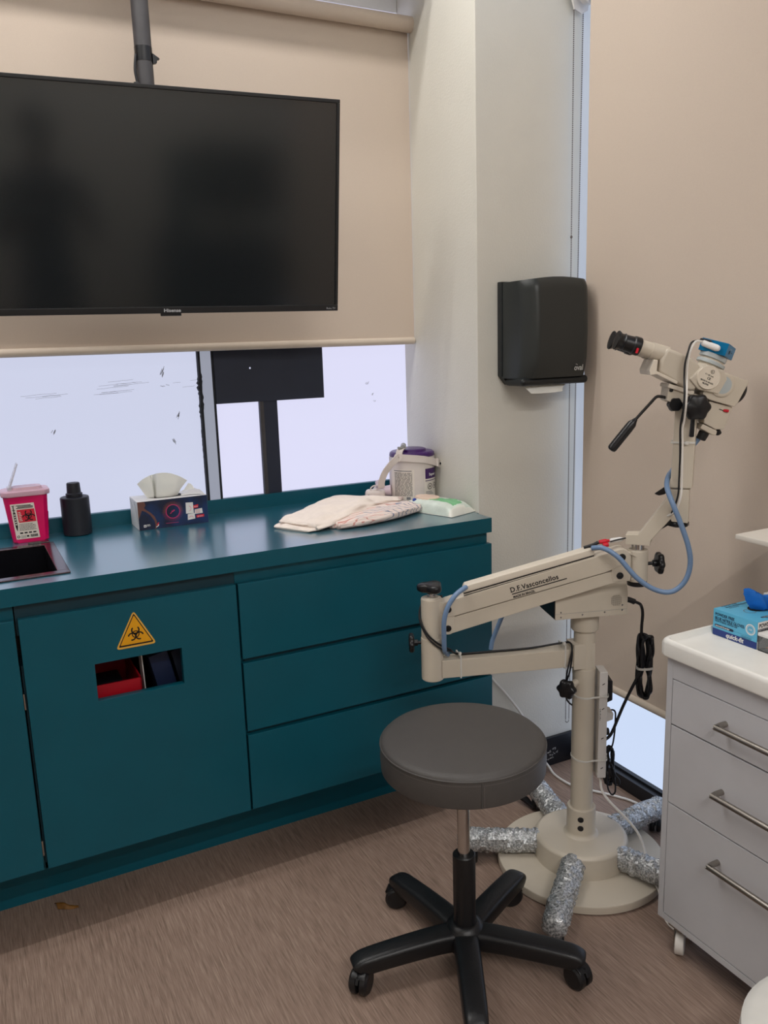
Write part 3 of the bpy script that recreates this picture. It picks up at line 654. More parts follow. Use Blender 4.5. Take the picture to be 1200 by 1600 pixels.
a = rad(292); f = Flat(TC + Vector((.0778 * math.cos(a), .0778 * math.sin(a), .088)), (-math.sin(a), math.cos(a), 0), (0, 0, 1)); f.text(bm, 'Super', -.008, 0, .0125, .0008, .0003, 4)
obj('label', bm, [M['label_white'], M['ink'], M['purple'], M['ink_grey'], M['ink_white']], t, smooth=60, label='white printed label with purple panel')

# headband magnifier leaning round the tub
t = thing('headband_magnifier', 'beige headband magnifier propped around the wipes tub', 'magnifier', (1.24, 2.42, ZC))
fz = lambda a, r, z: (TC.x + r * math.cos(rad(a)), TC.y + r * math.sin(rad(a)), z)
obj('headband', band(NB(), [fz(208, .089, 1.076), fz(228, .083, 1.074), fz(250, .0815, 1.071), fz(275, .0815, 1.065), fz(298, .083, 1.056), fz(315, .091, 1.047)], .023, .003, 8), M['beige_plastic'], t)
obj('temple_arm', band(NB(), [fz(212, .0885, 1.078), (1.247, 2.385, 1.058), (1.226, 2.392, 1.030), (1.217, 2.400, 1.000), (1.219, 2.408, .978)], .0225, .003, 8, up=(-.8, -.1, .6)), M['beige_plastic'], t)
bm = lathe(NB(), (1.279, 2.394, 1.076), (-.75, -.66, .1), [(-.002, .0145), (.004, .0145), (.0055, .012)], 24); obj('hinge', bm, M['beige_plastic'], t)
obj('hinge_screw', lathe(NB(), (1.2747, 2.3902, 1.0765), (-.75, -.66, .1), [(0, .004), (.001, .004)], 12), M['gap_black'], t)
obj('top_strap', band(NB(), [(1.279, 2.392, 1.078), (1.284, 2.394, 1.096), (1.296, 2.402, 1.104), (1.31, 2.412, 1.1045)], .022, .003, 8, up=(.6, -.75, 0)), M['beige_plastic'], t)
bm = lathe(NB(), (1.305, 2.408, 1.108), (.5, .8, .15), [(-.014, .009), (.014, .009)], 16); box(bm, 1.280, 1.300, 2.392, 2.404, 1.103, 1.110, .002); obj('strap_clip', bm, M['grey_plastic'], t)
bm = prism(NB(), [fz(306, .088, 1.038), fz(325, .093, 1.026), fz(325, .093, 1.054), fz(306, .088, 1.066)], Vector((.4, -.6, 0)).normalized() * .008, .002); obj('adjuster_plate', bm, M['beige_plastic'], t)
obj('adjuster_slot', lathe(NB(), Vector(fz(315, .100, 1.046)), (.6, -.75, 0), [(-.002, .004), (.003, .004)], 12), M['gap_black'], t)
obj('knob', lathe(NB(), fz(326, .101, 1.042), (.85, -.45, -.1), [(-.004, .008), (0, .0135), (.014, .0135), (.016, .0115)], 24, lobes=(16, .03)), M['grey_plastic'], t)
obj('rear_band', band(NB(), [fz(324, .092, 1.040), fz(336, .087, 1.018), fz(350, .086, 1.000), fz(10, .086, .99)], .02, .003, 6), M['grey_plastic'], t)
obj('strap_end', band(NB(), [fz(325, .100, 1.032), fz(327, .101, 1.022), fz(329, .099, 1.006)], .010, .002, 6, up=(.5, .8, 0)), M['beige_plastic'], t)
bm = NB(); box(bm, -.033, .033, -.02, .02, 0, .046, .012, 4, mtx=Matrix.Translation((1.212, 2.44, ZC + .002)) @ Matrix.Rotation(-.5, 4, 'Z')); obj('lamp_housing', bm, M['beige_plastic'], t)
bm = lathe(NB(), (1.236, 2.475, ZC + .050), (.72, -.42, .25), [(0, .016), (.004, .020), (.022, .021), (.026, .017), (.026, .015)], 24); obj('eyepiece', bm, M['lens_pink'], t)
bm = lathe(NB(), (1.257, 2.455, ZC + .034), (.72, -.5, .1), [(-.02, .014), (.004, .019), (.022, .020), (.022, .016)], 24); obj('eyepiece', bm, M['lens_pink'], t)
bm = prism(NB(), [(1.205, 2.46, .945), (1.245, 2.47, .985), (1.262, 2.462, .968), (1.25, 2.45, .935)], (0, .02, 0), .004); obj('bridge', bm, M['beige_plastic'], t)
obj('wire_loop', tube(NB(), [(1.197, 2.435, .968), (1.194, 2.435, .977), (1.205, 2.432, .984), (1.216, 2.42, .985), (1.219, 2.412, .979), (1.212, 2.425, .972)], .0022, closed=True), M['beige_plastic'], t)
f = Flat(Matrix.Translation((1.212, 2.44, ZC + .002)) @ Matrix.Rotation(-.5, 4, 'Z') @ Vector((0, -.02, 0)), (math.cos(.5), -math.sin(.5), 0), (0, 0, 1)); bm = NB(); f.rect(bm, -.024, -.018, .026, .032, .0006); obj('printed_mark', bm, M['ink_grey'], t, smooth=0); bm = f.disk(NB(), (.004, .006), .0022, .0006); obj('screw_hole', bm, M['ink'], t, smooth=0)

# cloths
def bundle(bm, spine, prof, seg=40, seed=1, fold=.002, freq=9):
    """soft flattened roll along a spine; prof = (half width, height) per spine point"""
    q = random.Random(seed); S = spline(spine, 10); n = len(S); Rr = []
    for i, p in enumerate(S):
        k = i / (n - 1) * (len(prof) - 1); a = min(int(k), len(prof) - 2); u = k - a; u = u * u * (3 - 2 * u)
        hw = prof[a][0] * (1 - u) + prof[a + 1][0] * u; hh = prof[a][1] * (1 - u) + prof[a + 1][1] * u
        d = (S[min(i + 1, n - 1)] - S[max(i - 1, 0)]); d.z = 0; d.normalize(); sd = Vector((-d.y, d.x, 0)); ring = []
        for j in range(seg):
            t_ = 2 * math.pi * j / seg; c, s_ = math.cos(t_), math.sin(t_)
            x = hw * math.copysign(abs(c) ** .7, c); z = hh * .5 * (1 + math.copysign(abs(s_) ** .8, s_))
            wv = fold * (math.sin(freq * t_ + i * .23 + seed) + .7 * math.sin(freq * 1.7 * t_ - i * .31)) * (1 if s_ > -.3 else .0)
            ring.append(bm.verts.new(p + sd * (x + wv * c) + Vector((0, 0, max(0, z + wv * max(s_, 0) * 1.2)))))
        Rr.append(ring)
    for a, b in zip(Rr, Rr[1:]):
        for j in range(seg): bm.faces.new((a[j], a[(j + 1) % seg], b[(j + 1) % seg], b[j]))
    bm.faces.new(Rr[0]); bm.faces.new(Rr[-1]); return bm
t = thing('printed_cloth', 'folded cloth with fine rose and blue wavy lines under the white cloth', 'cloth', (1.1, 2.25, ZC))
bm = bundle(NB(), [(.945, 2.168, ZC), (1.03, 2.18, ZC), (1.13, 2.212, ZC), (1.235, 2.265, ZC)], [(.030, .020), (.048, .032), (.058, .036), (.058, .032)], seed=2, fold=.0016, freq=7); obj('front_roll', bm, M['cloth_print'], t, smooth=180)
bm = bundle(NB(), [(1.00, 2.462, ZC), (1.08, 2.44, ZC), (1.16, 2.40, ZC), (1.25, 2.335, ZC)], [(.028, .014), (.062, .022), (.085, .028), (.066, .028)], seed=5, fold=.002, freq=6); obj('back_fold', bm, M['cloth_print'], t, smooth=180)
bm = bundle(NB(), [(.935, 2.17, ZC + .001), (.955, 2.185, ZC + .004), (.99, 2.20, ZC + .006)], [(.012, .010), (.02, .016), (.02, .018)], seed=8, fold=.0014); obj('inner_fold', bm, M['cloth_print'], t, smooth=180)
t = thing('white_cloth', 'crumpled white cloth lying across the printed cloth on the worktop', 'cloth', (.98, 2.25, ZC))
bm = bundle(NB(), [(.852, 2.215, ZC), (.915, 2.245, ZC + .002), (.98, 2.275, ZC + .010), (1.06, 2.315, ZC + .020), (1.14, 2.335, ZC + .022), (1.235, 2.315, ZC + .024)], [(.074, .024), (.085, .034), (.092, .040), (.088, .036), (.062, .024), (.02, .008)], seed=3, fold=.0032, freq=5); obj('upper_layer', bm, M['cloth_white'], t, smooth=180)
bm = bundle(NB(), [(.826, 2.214, ZC), (.86, 2.232, ZC), (.92, 2.25, ZC)], [(.066, .009), (.083, .013), (.070, .014)], seed=6, fold=.0015, freq=5); obj('lower_hem', bm, M['cloth_white'], t, smooth=180)
bm = bundle(NB(), [(.838, 2.235, ZC + .014), (.87, 2.25, ZC + .018), (.91, 2.262, ZC + .020)], [(.055, .007), (.068, .011), (.055, .012)], seed=9, fold=.0018, freq=4); obj('middle_hem', bm, M['cloth_white'], t, smooth=180)

# pack of wet wipes
t = thing('wet_wipes_pack', 'soft white and green pack of wet wipes at the end of the worktop', 'wipes', (1.32, 2.22, ZC))
o = Vector((1.318, 2.215, ZC)); ux = Vector((.32, -.95, 0)).normalized(); uy = Vector((-ux.y, ux.x, 0))
bm = NB(); nu, nv = 30, 18; q = random.Random(4); T, B = [], []
for i in range(nu + 1):
    u = -1 + 2 * i / nu; T.append([]); B.append([])
    for j in range(nv + 1):
        v = -1 + 2 * j / nv; k = (1 - abs(u) ** 5) ** .6 * (1 - abs(v) ** 4) ** .5; wr = q.uniform(-.0012, .0012) + .0022 * math.sin(9 * u + 4 * v) * abs(u) ** 2
        pz = .003 + k * .036 + wr * (k > .05); p = o + ux * (u * .105) + uy * (v * .058 * (1 - .10 * k * 0 + .02 * math.sin(7 * u)))
        T[-1].append(bm.verts.new(p + Vector((0, 0, max(pz, .0025))))); B[-1].append(bm.verts.new(p + Vector((0, 0, .001))))
for i in range(nu):
    for j in range(nv):
        u, v = -1 + 2 * (i + .5) / nu, -1 + 2 * (j + .5) / nv
        mi = 0
        if -.25 + .5 * v < u < .88 and v > -1.0: mi = 2
        if -.05 + .45 * math.sin(2 * v) < u < .80 and v > -.45: mi = 1
        if u > .55 + .2 * v and v > .3: mi = 2
        if abs(u) > .93: mi = 0
        bm.faces.new((T[i][j], T[i + 1][j], T[i + 1][j + 1], T[i][j + 1])).material_index = mi; bm.faces.new((B[i][j], B[i][j + 1], B[i + 1][j + 1], B[i + 1][j]))
for a, b in ((T[0], B[0]), (T[-1], B[-1])):
    for j in range(nv): bm.faces.new((a[j], a[j + 1], b[j + 1], b[j]))
for j in (0, nv):
    for i in range(nu): bm.faces.new((T[i][j], T[i + 1][j], B[i + 1][j], B[i][j]))
obj('pouch', bm, [M['wet_white'], M['green'], M['green_pale']], t, smooth=60)
bm = NB(); f = Flat(o + ux * -.042 + Vector((0, 0, .0385)), ux, uy)
pts = [(.044 * math.cos(a * math.pi / 16), .031 * math.sin(a * math.pi / 16)) for a in range(32)]
prism(bm, [f.p(a, b, -.004) for a, b in pts], f.n * .008, .002); obj('lid_flap', bm, M['peach'], t)
bm = NB(); f.arc(bm, (0, 0), .022, 0, 6.28, .0015, .0046); obj('lid_groove', bm, M['beige_plastic'], t, smooth=0)
bm = NB(); bmesh.ops.create_icosphere(bm, subdivisions=2, radius=.007, matrix=Matrix.Translation((1.262, 2.262, ZC + .033))); tag(obj('blue_cap', bm, M['blue_dot']), 'small dark blue cap between the printed cloth and the wipes pack', 'cap')

# ------------------------------------------------------------------ towel dispenser on the column
t = thing('towel_dispenser', 'dark smoked towel dispenser on the column wall', 'dispenser', (1.60, 2.11, 1.45))
x0, x1, z0, z1 = 1.478, 1.770, 1.318, 1.612
bm = NB(); prism(bm, [(x0 - .004, 2.11, z0 + .02), (x0 + .02, 2.11, z0 - .008), (x1 - .02, 2.11, z0 - .008), (x1, 2.11, z0 + .02), (x1, 2.11, z1), (x0 - .004, 2.11, z1)], (0, -.022, 0), .003); obj('back_shell', bm, M['dispenser_edge'], t)
bm = NB(); nu, nv = 28, 30; G = []
for j in range(nv + 1):
    v = j / nv; row = []
    for i in range(nu + 1):
        u = i / nu; x = x0 + u * (1.748 - x0); top = z1 - .004 + .012 * math.sin(math.pi * min(1, max(0, u))) ; z = (z0 + .012) + v * (top - z0 - .012)
        e = min(u, 1 - u); dy = .122 * min(1, (e / .16)) ** .42 if e > 0 else 0
        dy *= (1 - .10 * max(0, (.22 - v) / .22) ** 2); dy *= 1 - .10 * max(0, (v - .9) / .1) ** 2; dy *= .94 + .06 * math.sin(math.pi * v)
        row.append(bm.verts.new((x, 2.09 - max(dy, .0) * .95, z)))
    G.append(row)
for j in range(nv):
    for i in range(nu): bm.faces.new((G[j][i], G[j][i + 1], G[j + 1][i + 1], G[j + 1][i]))
for row in (G[0], G[-1]):
    bk = [bm.verts.new((v.co.x, 2.092, v.co.z)) for v in row]
    for i in range(nu): bm.faces.new((row[i], row[i + 1], bk[i + 1], bk[i]))
obj('cover', bm, M['dispenser'], t, smooth=50, label='curved smoked plastic cover')
bm = NB(); box(bm, x0 + .006, 1.734, 1.998, 2.09, z0 - .010, z0 + .014, .011, 4); obj('lower_lip', bm, M['dispenser_edge'], t)
f = Flat((1.659, 1.9795, 1.3490), (1, 0, 0), (0, -.12, 1)); bm = NB(); f.text(bm, 'oval', 0, 0, .0235, .0012, .0004, 0, .88, 0); f.arc(bm, (.0065, .0125), .0055, .5, 1.9, .0014, .0012)
obj('lettering', bm, M['print_grey'], t, smooth=0)
obj('lock', lathe(NB(), (x0 + .0135, 2.066, z0 + .041), (-.55, -.8, 0), [(-.012, .006), (.004, .006), (.006, .004)], 16), M['dispenser'], t)
bm = sheet(NB(), [P3((1.502, 2.03, z0 - .004), (1.514, 2.02, z0 - .018), (1.524, 2.008, z0 - .032)), P3((1.58, 2.03, z0 - .004), (1.58, 2.014, z0 - .020), (1.58, 2.004, z0 - .033)), P3((1.68, 2.03, z0 - .004), (1.645, 2.012, z0 - .02), (1.640, 2.006, z0 - .031))], amp=.0004)
obj('paper_towel', bm, M['tissue'], t, smooth=180, label='white paper towel poking out below')

# dried leaf
bm = sheet(NB(), [P3((.082, 2.178, .003), (.085, 2.165, .012), (.088, 2.150, .003)), P3((.100, 2.168, .004), (.103, 2.152, .016), (.104, 2.138, .004)), P3((.115, 2.150, .003), (.117, 2.142, .009), (.118, 2.134, .002)), P3((.137, 2.136, .005), (.138, 2.130, .007), (.139, 2.125, .004))], amp=.001, seed=3)
tag(obj('dried_leaf', bm, M['leaf'], smooth=180), 'small curled brown scrap of leaf on the floor by the plinth', 'leaf')

# ------------------------------------------------------------------ stool
SC = Vector((.927, 1.467, 0))
def caster(parent, c, ang, r=.027, name='caster', hood=True, m='nylon', gap=.010, wd=.016):
    """twin-wheel castor: the fork with its hood is the part, the wheels are its sub-parts"""
    c = Vector(c); fw = Vector((math.cos(ang), math.sin(ang), 0)); sd = Vector((-fw.y, fw.x, 0)); wc = c + Vector((0, 0, r)) + fw * .012
    bm = cyl(NB(), c + Vector((0, 0, r)), c + Vector((0, 0, 2 * r + .012)), .010, .002, 16)
    pts = [wc + fw * ((r + .003) * math.cos(rad(a))) + Vector((0, 0, (r + .003) * math.sin(rad(a)))) for a in range(20, 181, 20)] + [wc - fw * r * .3, wc + fw * r * .4]
    prism(bm, [p - sd * gap / 2 for p in pts], sd * gap, .001)
    if hood: prism(bm, [p - sd * (gap / 2 + wd * .8) for p in pts[1:8]], sd * (gap + 1.6 * wd), .003)
    fo = obj(name, bm, M[m], parent)
    for k in (-1, 1):
        b = wc + sd * (k * (gap / 2 + .0005)); obj('wheel', lathe(NB(), b, sd * k, [(0, r * .9), (.002, r), (wd - .005, r), (wd, r * .82), (wd + .001, r * .5), (wd - .001, 0)], 28), M[m], fo)
    return fo
t = thing('stool', 'round dark grey padded stool on a black five-star base with castors', 'stool', SC)
R = .185
obj('seat', lathe(NB(), SC, (0, 0, 1), [(.5075, R - .012), (.505, R - .004), (.509, R), (.540, R + .0015), (.566, R + .0002), (.571, R - .001), (.5765, R - .006), (.5795, R - .018), (.5815, R - .05), (.583, R - .10), (.5835, 0)], 72), M['vinyl'], t, smooth=50)
pp = [SC + Vector((R * math.cos(a * math.pi / 48), R * math.sin(a * math.pi / 48), .5675)) for a in range(96)]; obj('piping', tube(NB(), [p + (p - SC).normalized() * 0 for p in pp], .0021, 1, 8, True), M['vinyl'], t)
bm = NB()
for i in range(300):
    a = 2 * math.pi * i / 300; u = Vector((math.cos(a), math.sin(a), 0)); s_ = Vector((-u.y, u.x, 0)); p = SC + u * (R + .0014) + Vector((0, 0, .559))
    bm.faces.new([bm.verts.new(p + s_ * k + Vector((0, 0, h))) for k, h in ((-.0012, 0), (.0012, 0), (.0012, .0009), (-.0012, .0009))])
a0 = math.atan2(-.86, -.32)
for k in (-.005, .005):
    for i in range(18):
        a = a0 + k / R; u = Vector((math.cos(a), math.sin(a), 0)); s_ = Vector((-u.y, u.x, 0)); p = SC + u * (R + .0022) + Vector((0, 0, .512 + i * .0026))
        if k > 0: bm.faces.new([bm.verts.new(p + s_ * q_ + Vector((0, 0, h))) for q_, h in ((-.0004, 0), (.0004, 0), (.0004, .0016), (-.0004, .0016))])
obj('stitching', bm, M['stitch'], t, smooth=0, kind='stuff')
u = Vector((math.cos(a0), math.sin(a0), 0)); bm = tube(NB(), [SC + u * (R - .003) + Vector((0, 0, .571)), SC + u * (R + .0004) + Vector((0, 0, .56)), SC + u * (R + .0008) + Vector((0, 0, .535)), SC + u * R + Vector((0, 0, .508))], .0016, 4, 8); obj('side_seam', bm, M['vinyl'], t)
obj('seat_plate', lathe(NB(), SC, (0, 0, 1), [(.490, .02), (.492, .05), (.5065, .14)], 40), M['nylon'], t)
obj('gas_post', cyl(NB(), SC + Vector((0, 0, .27)), SC + Vector((0, 0, .492)), .0145, 0, 32), M['chrome'], t, smooth=60)
obj('post_sleeve', lathe(NB(), SC, (0, 0, 1), [(.075, .0245), (.09, .0262), (.272, .0265), (.282, .0262), (.2845, .024), (.2845, .0155)], 40), M['nylon'], t)
obj('hub', lathe(NB(), SC, (0, 0, 1), [(.046, .030), (.048, .046), (.080, .050), (.098, .043), (.107, .033), (.108, .027)], 40), M['nylon'], t)
for k in range(5):
    a = .4630 + k * 2 * math.pi / 5; u = Vector((math.cos(a), math.sin(a), 0))
    path = spline([SC + u * .030 + Vector((0, 0, .072)), SC + u * .08 + Vector((0, 0, .074)), SC + u * .16 + Vector((0, 0, .072)), SC + u * .236 + Vector((0, 0, .0675)), SC + u * .258 + Vector((0, 0, .064)), SC + u * .269 + Vector((0, 0, .056))], 6)
    sect = [(.024 * math.copysign(abs(math.cos(x)) ** .55, math.cos(x)), .0285 * math.copysign(abs(math.sin(x)) ** .6, math.sin(x))) for x in [2 * math.pi * i / 20 for i in range(20)]]
    lg = obj('leg', sweep(NB(), path, sect, up=(0, 0, 1), scale=lambda v: 1.08 - .24 * v ** 1.2 if v < .86 else (1.08 - .24 * .86 ** 1.2) * (1 - ((v - .86) / .14) ** 2.5 * .45)), M['nylon'], t, smooth=60)
    caster(t, SC + u * .253, a + (2.4, .9, .9, -.5, -.6)[k], .0285, gap=.007, wd=.018)

# ------------------------------------------------------------------ surgical microscope
AX = (1.4165, 1.631); LX = (1.0207, 1.755); KX = (1.4858, 1.518); TX = (1.5527, 1.4382); A27 = -rad(27)
FL = Frame(AX, math.pi - rad(17.4)); FU = Frame(LX, A27); FK = Frame(KX, A27); FO = Frame(KX, -rad(50)); FT = Frame(TX, A27); FB = Frame(AX, -rad(18)); FA = Frame(AX, A27)
t = thing('surgical_microscope', 'cream floor-standing microscope with jointed arms and bubble-wrapped feet', 'microscope', (AX[0], AX[1], 0)); S = M['scope']
A0 = Vector((AX[0], AX[1], 0)); UZ = Vector((0, 0, 1))
obj('base_disc', lathe(NB(), A0, UZ, [(.002, .226), (.004, .2305), (.022, .2315), (.0255, .2295), (.0265, .226)], 96), S, t)
obj('base_drum', lathe(NB(), A0, UZ, [(.0265, .1275), (.082, .1272), (.0875, .1245), (.0915, .119), (.0925, .114)], 72), S, t)
obj('pole_socket', lathe(NB(), A0, UZ, [(.0915, .050), (.094, .0455), (.098, .041), (.104, .039), (.172, .039), (.175, .0375), (.175, .031)], 48), S, t)
bm = NB()
for z in (.151, .125): lathe(bm, A0 + Vector((-.026, -.0255, z)), (-.72, -.69, 0), [(-.004, .0075), (.0022, .0075), (.003, .006), (.0015, .004)], 20)
for z in (.151, .125): obj('grub_screw', lathe(NB(), A0 + Vector((-.026, -.0285, z)), (-.72, -.69, 0), [(-.004, .0082), (.0012, .0082), (.002, .0065), (.0005, .004)], 20), M['knob_black'], t)
obj('pole', lathe(NB(), A0, UZ, [(.10, .0300), (.562, .0300), (.564, .0308), (.579, .0308), (.581, .0300)], 56), S, t)
obj('upper_pole', lathe(NB(), A0, UZ, [(.580, .0285), (.682, .0282), (.686, .026), (.688, .034), (.692, .0365), (.730, .0365), (.736, .034)], 48), S, t)
def star_knob(parent, c, axis, r, th, lobes=6, stem=.02, stem_r=.006, amp=.10, m='knob_black'):
    bm = NB(); lathe(bm, c, axis, [(0, r * .80), (th * .18, r * .96), (th * .35, r), (th * .65, r), (th * .85, r * .95), (th, r * .78), (th * 1.03, 0)], 72, lobes=(lobes, amp))
    a = Vector(axis).normalized(); lathe(bm, Vector(c) - a * stem, a, [(0, stem_r), (stem * .55, stem_r), (stem * .6, stem_r * 1.9), (stem * 1.02, stem_r * 1.9)], 20)
    return obj('knob', bm, M[m], parent, smooth=50)
# bubble-wrapped feet with castors under their ends
q = random.Random(11)
for i, (dg, R1) in enumerate(((148.3, .345), (220.0, .385), (76.5, .33), (3.0, .335), (-68.5, .335))):
    a = rad(dg); u = Vector((math.cos(a), math.sin(a), 0)); n, m_ = 40, 22; z0, z1 = .062, .062; rr = .0315; bm = NB(); Rr = []
    for k in range(n + 1):
        s_ = k / n; d = .115 + (R1 - .115) * s_; e = 1 if s_ < .93 else math.sqrt(max(.02, 1 - ((s_ - .93) / .075) ** 2)); zz = z0 - .001 * s_; ring = []
        for j in range(m_):
            b = 2 * math.pi * j / m_; r_ = rr * e * (1 + q.uniform(-.11, .11) + .03 * math.sin(3 * b + 9 * s_))
            ring.append(bm.verts.new(A0 + u * d + Vector((-u.y, u.x, 0)) * (r_ * math.cos(b)) + Vector((0, 0, zz + r_ * 1.02 * math.sin(b)))))
        Rr.append(ring)
    for x, y in zip(Rr, Rr[1:]):
        for j in range(m_): bm.faces.new((x[j], x[(j + 1) % m_], y[(j + 1) % m_], y[j]))
    bm.faces.new(Rr[0]); bm.faces.new(Rr[-1])
    obj('wrapped_leg', bm, M['foil'], t, smooth=28, label='foot wrapped in silvery bubble wrap')
    caster(t, A0 + u * (R1 - .040), -2.2, .0215, gap=.006, wd=.014, name='caster')
bm = prism(NB(), [(1.4486, 1.985, .028), (1.437, 1.962, .024), (1.452, 1.893, .010), (1.460, 1.894, .010), (1.462, 1.93, .022)], (0, 0, .010), .002); obj('brake_pedal', bm, M['knob_black'], t)
# lower arm
bm = NB(); FL.prism(bm, [(.0, .592), (.395, .5965), (.395, .645), (.0, .6415)], -.0225, .0225, .0025); obj('lower_arm', bm, S, t)
bm = NB(); FL.prism(bm, [(-.02, .585), (.040, .585), (.040, .655), (-.02, .655)], -.0275, .0275, .003); obj('arm_clamp', bm, S, t)
star_knob(t, FL(.060, .545, .042), FL.d * .75 + FL.n * .66, .0245, .022, 6, .030, .0055)
obj('knob_collar', lathe(NB(), FL(.026, .545, .012), FL.d * .75 + FL.n * .66, [(0, .0095), (.026, .0095), (.027, .007)], 20), S, t)
L0 = Vector((LX[0], LX[1], 0))
obj('swivel_lower', lathe(NB(), L0, UZ, [(.590, .0255), (.592, .0280), (.595, .0286), (.702, .0286), (.704, .0275), (.704, .024)], 48), S, t)
bm = NB(); FU.prism(bm, [(.022, .600), (.032, .600), (.032, .612), (.022, .612)], -.012, .012, .002); obj('stop_block', bm, M['scope_light'], t)
obj('swivel_upper', lathe(NB(), L0, UZ, [(.704, .0268), (.806, .0268), (.809, .0255), (.810, .020), (.812, .019)], 48), S, t)
bm = NB(); FU.prism(bm, [(.005, .716), (.022, .716)] + arcpts((.0405, .732), .0165, -120, 0, 6) + arcpts((.0405, .7836), .0175, 0, 90, 6) + [(.02, .802), (.005, .802)], -.0205, .0205, .002); obj('swivel_fork', bm, S, t)
obj('stem', lathe(NB(), L0, UZ, [(.809, .011), (.816, .011), (.816, .006), (.824, .006)], 20), M['chrome'], t)
star_knob(t, L0 + Vector((0, 0, .826)), UZ, .030, .021, 3, .012, .0055, .22)
star_knob(t, FU(-.046, .690), -FU.d, .0235, .014, 6, .022, .0045, .09)
# parallel upper arm
zs = lambda s_: .7596 + .2698 * (s_ - .042)
bm = NB(); FU.prism(bm, arcpts((.0408, .7836), .021, 105, 250, 8) + [(.05, zs(.05) + .001), (.4402, zs(.4402) + .001)] + arcpts((.4764, .9059), .021, -60, 105, 8), -.0225, .0225, .003); obj('upper_arm', bm, S, t)
bm = NB(); FU.prism(bm, arcpts((.0405, .732), .016, 120, 290, 7) + [(.4400, zs(.44) - .0335)] + arcpts((.4728, .8575), .016, -70, 80, 7) + [(.4402, zs(.4402) - .001), (.06, zs(.06) - .001)], -.019, .019, .002); obj('upper_arm_link', bm, S, t)
bm = NB(); FU.prism(bm, [(.0805, zs(.0805) + .0535), (.4085, zs(.4085) + .0535), (.4080, zs(.408) + .0625), (.401, zs(.401) + .0715), (.0845, zs(.0845) + .0715), (.0805, zs(.0805) + .063)], -.019, .019, .003); obj('cable_duct', bm, M['scope_light'], t)
bm = NB(); FU.prism(bm, [(.0815, zs(.0815) + .047), (.407, zs(.407) + .047), (.407, zs(.407) + .0538), (.0815, zs(.0815) + .0538)], -.0205, .0205, 0); obj('duct_foot', bm, M['knob_black'], t)
bm = NB(); FU.prism(bm, [(.0812, zs(.0812) + .0492), (.4073, zs(.4073) + .0492), (.4073, zs(.4073) + .0516), (.0812, zs(.0812) + .0516)], -.0212, .0212, 0); obj('duct_strip', bm, S, t)
for (a, z, r_) in ((.0408, .7836, .0085), (.0402, .7325, .0085), (.4764, .9059, .0088), (.4728, .8575, .0088)):
    obj('pivot_bolt', lathe(NB(), FU(a, z, -.0225 if z not in (.7325, .8575) else -.019), -FU.n, [(-.002, r_), (.0025, r_), (.0035, r_ * .85), (.0035, r_ * .45), (.0015, r_ * .4), (.0015, 0)], 24), M['knob_black'], t)
ax = (FU.d + UZ * .2698).normalized(); up = (UZ - FU.d * .2698).normalized()
f = Flat(FU(.1985, zs(.1985) + .0215, -.0225), ax, up); bm = NB()
f.text(bm, 'D.F.Vasconcellos', 0, -.0005, .0184, .0006, .0004, 0, .93, .0, 'LEFT', 1.06); f.rect(bm, .002, .1445, -.0070, -.0043, .0006)
for (a, l) in ((.0005, .004), (.021, .004)): f.rect(bm, a - .0012, a + l, -.0008, .0002, .0006)
f.text(bm, 'MADE IN BRAZIL', .003, -.0165, .0082, .0006, .0003, 0, .92)
obj('lettering', bm, M['ink'], t, smooth=0)
# yoke at the far end
Yo = Vector((KX[0], KX[1], 0))
obj('yoke_cylinder', lathe(NB(), Yo, UZ, [(.838, .0235), (.840, .0255), (.916, .0255), (.919, .0242), (.9195, .018)], 48), S, t)
bm = NB(); FU.prism(bm, [(.455, .842), (.50, .842), (.50, .9175), (.463, .9175), (.452, .905), (.452, .856)], -.0205, .0205, .003); obj('yoke_fork', bm, S, t)
bm = NB(); FU.prism(bm, arcpts((.489, .880), .036, -70, 78, 10) + arcpts((.489, .880), .033, 78, -70, 10), -.0235, -.02, 0); obj('yoke_rib', bm, S, t)
obj('yoke_cap', lathe(NB(), Yo, UZ, [(.826, .022), (.827, .024), (.8365, .0245), (.838, .022)], 36), M['knob_black'], t)
star_knob(t, FK(.0475, .8815), FK.d, .0265, .016, 6, .022, .0045, .09)
obj('pivot_collar', lathe(NB(), Yo, UZ, [(.915, .0155), (.936, .0155)], 32), M['chrome'], t)
# cranked arm
bm = NB(); FO.prism(bm, [(-.0290, .9345), (.0305, .9345), (.0318, .9480), (.0770, 1.0050), (.0785, .9985), (.1165, .9965), (.1168, 1.079), (.0700, 1.079), (.0640, 1.0530), (.002, .9620), (-.0290, .9600)], -.0225, .0225, .003); obj('cranked_arm', bm, S, t)
bm = lathe(NB(), FO(.093, .985), UZ, [(0, .022), (.002, .025), (.009, .025), (.0115, .023)], 36, lobes=(6, .05)); obj('knob', bm, M['knob_black'], t)
bm = NB(); FO.prism(bm, [(.042, .968), (.078, .993), (.078, 1.006), (.048, .974)], -.018, .018, .002); obj('cable_cover', bm, M['knob_black'], t)
bm = NB(); FO.prism(bm, [(.034, 1.062), (.058, 1.080), (.072, 1.080), (.060, 1.062), (.046, 1.058)], -.002, .010, .003); obj('latch', bm, M['knob_black'], t)
obj('post_ring', lathe(NB(), FO(.097, 1.0785), UZ, [(0, .0215), (.004, .0215)], 36), M['steel'], t)
bm = NB(); prism(bm, [FO(.0725, 1.0825, -.0235), FO(.1225, 1.0825, -.0235), FO(.1225, 1.0825, .0235), FO(.0725, 1.0825, .0235)], Vector((.0, .0, .192)) + FO.d * .004, .0025); obj('post', bm, S, t)
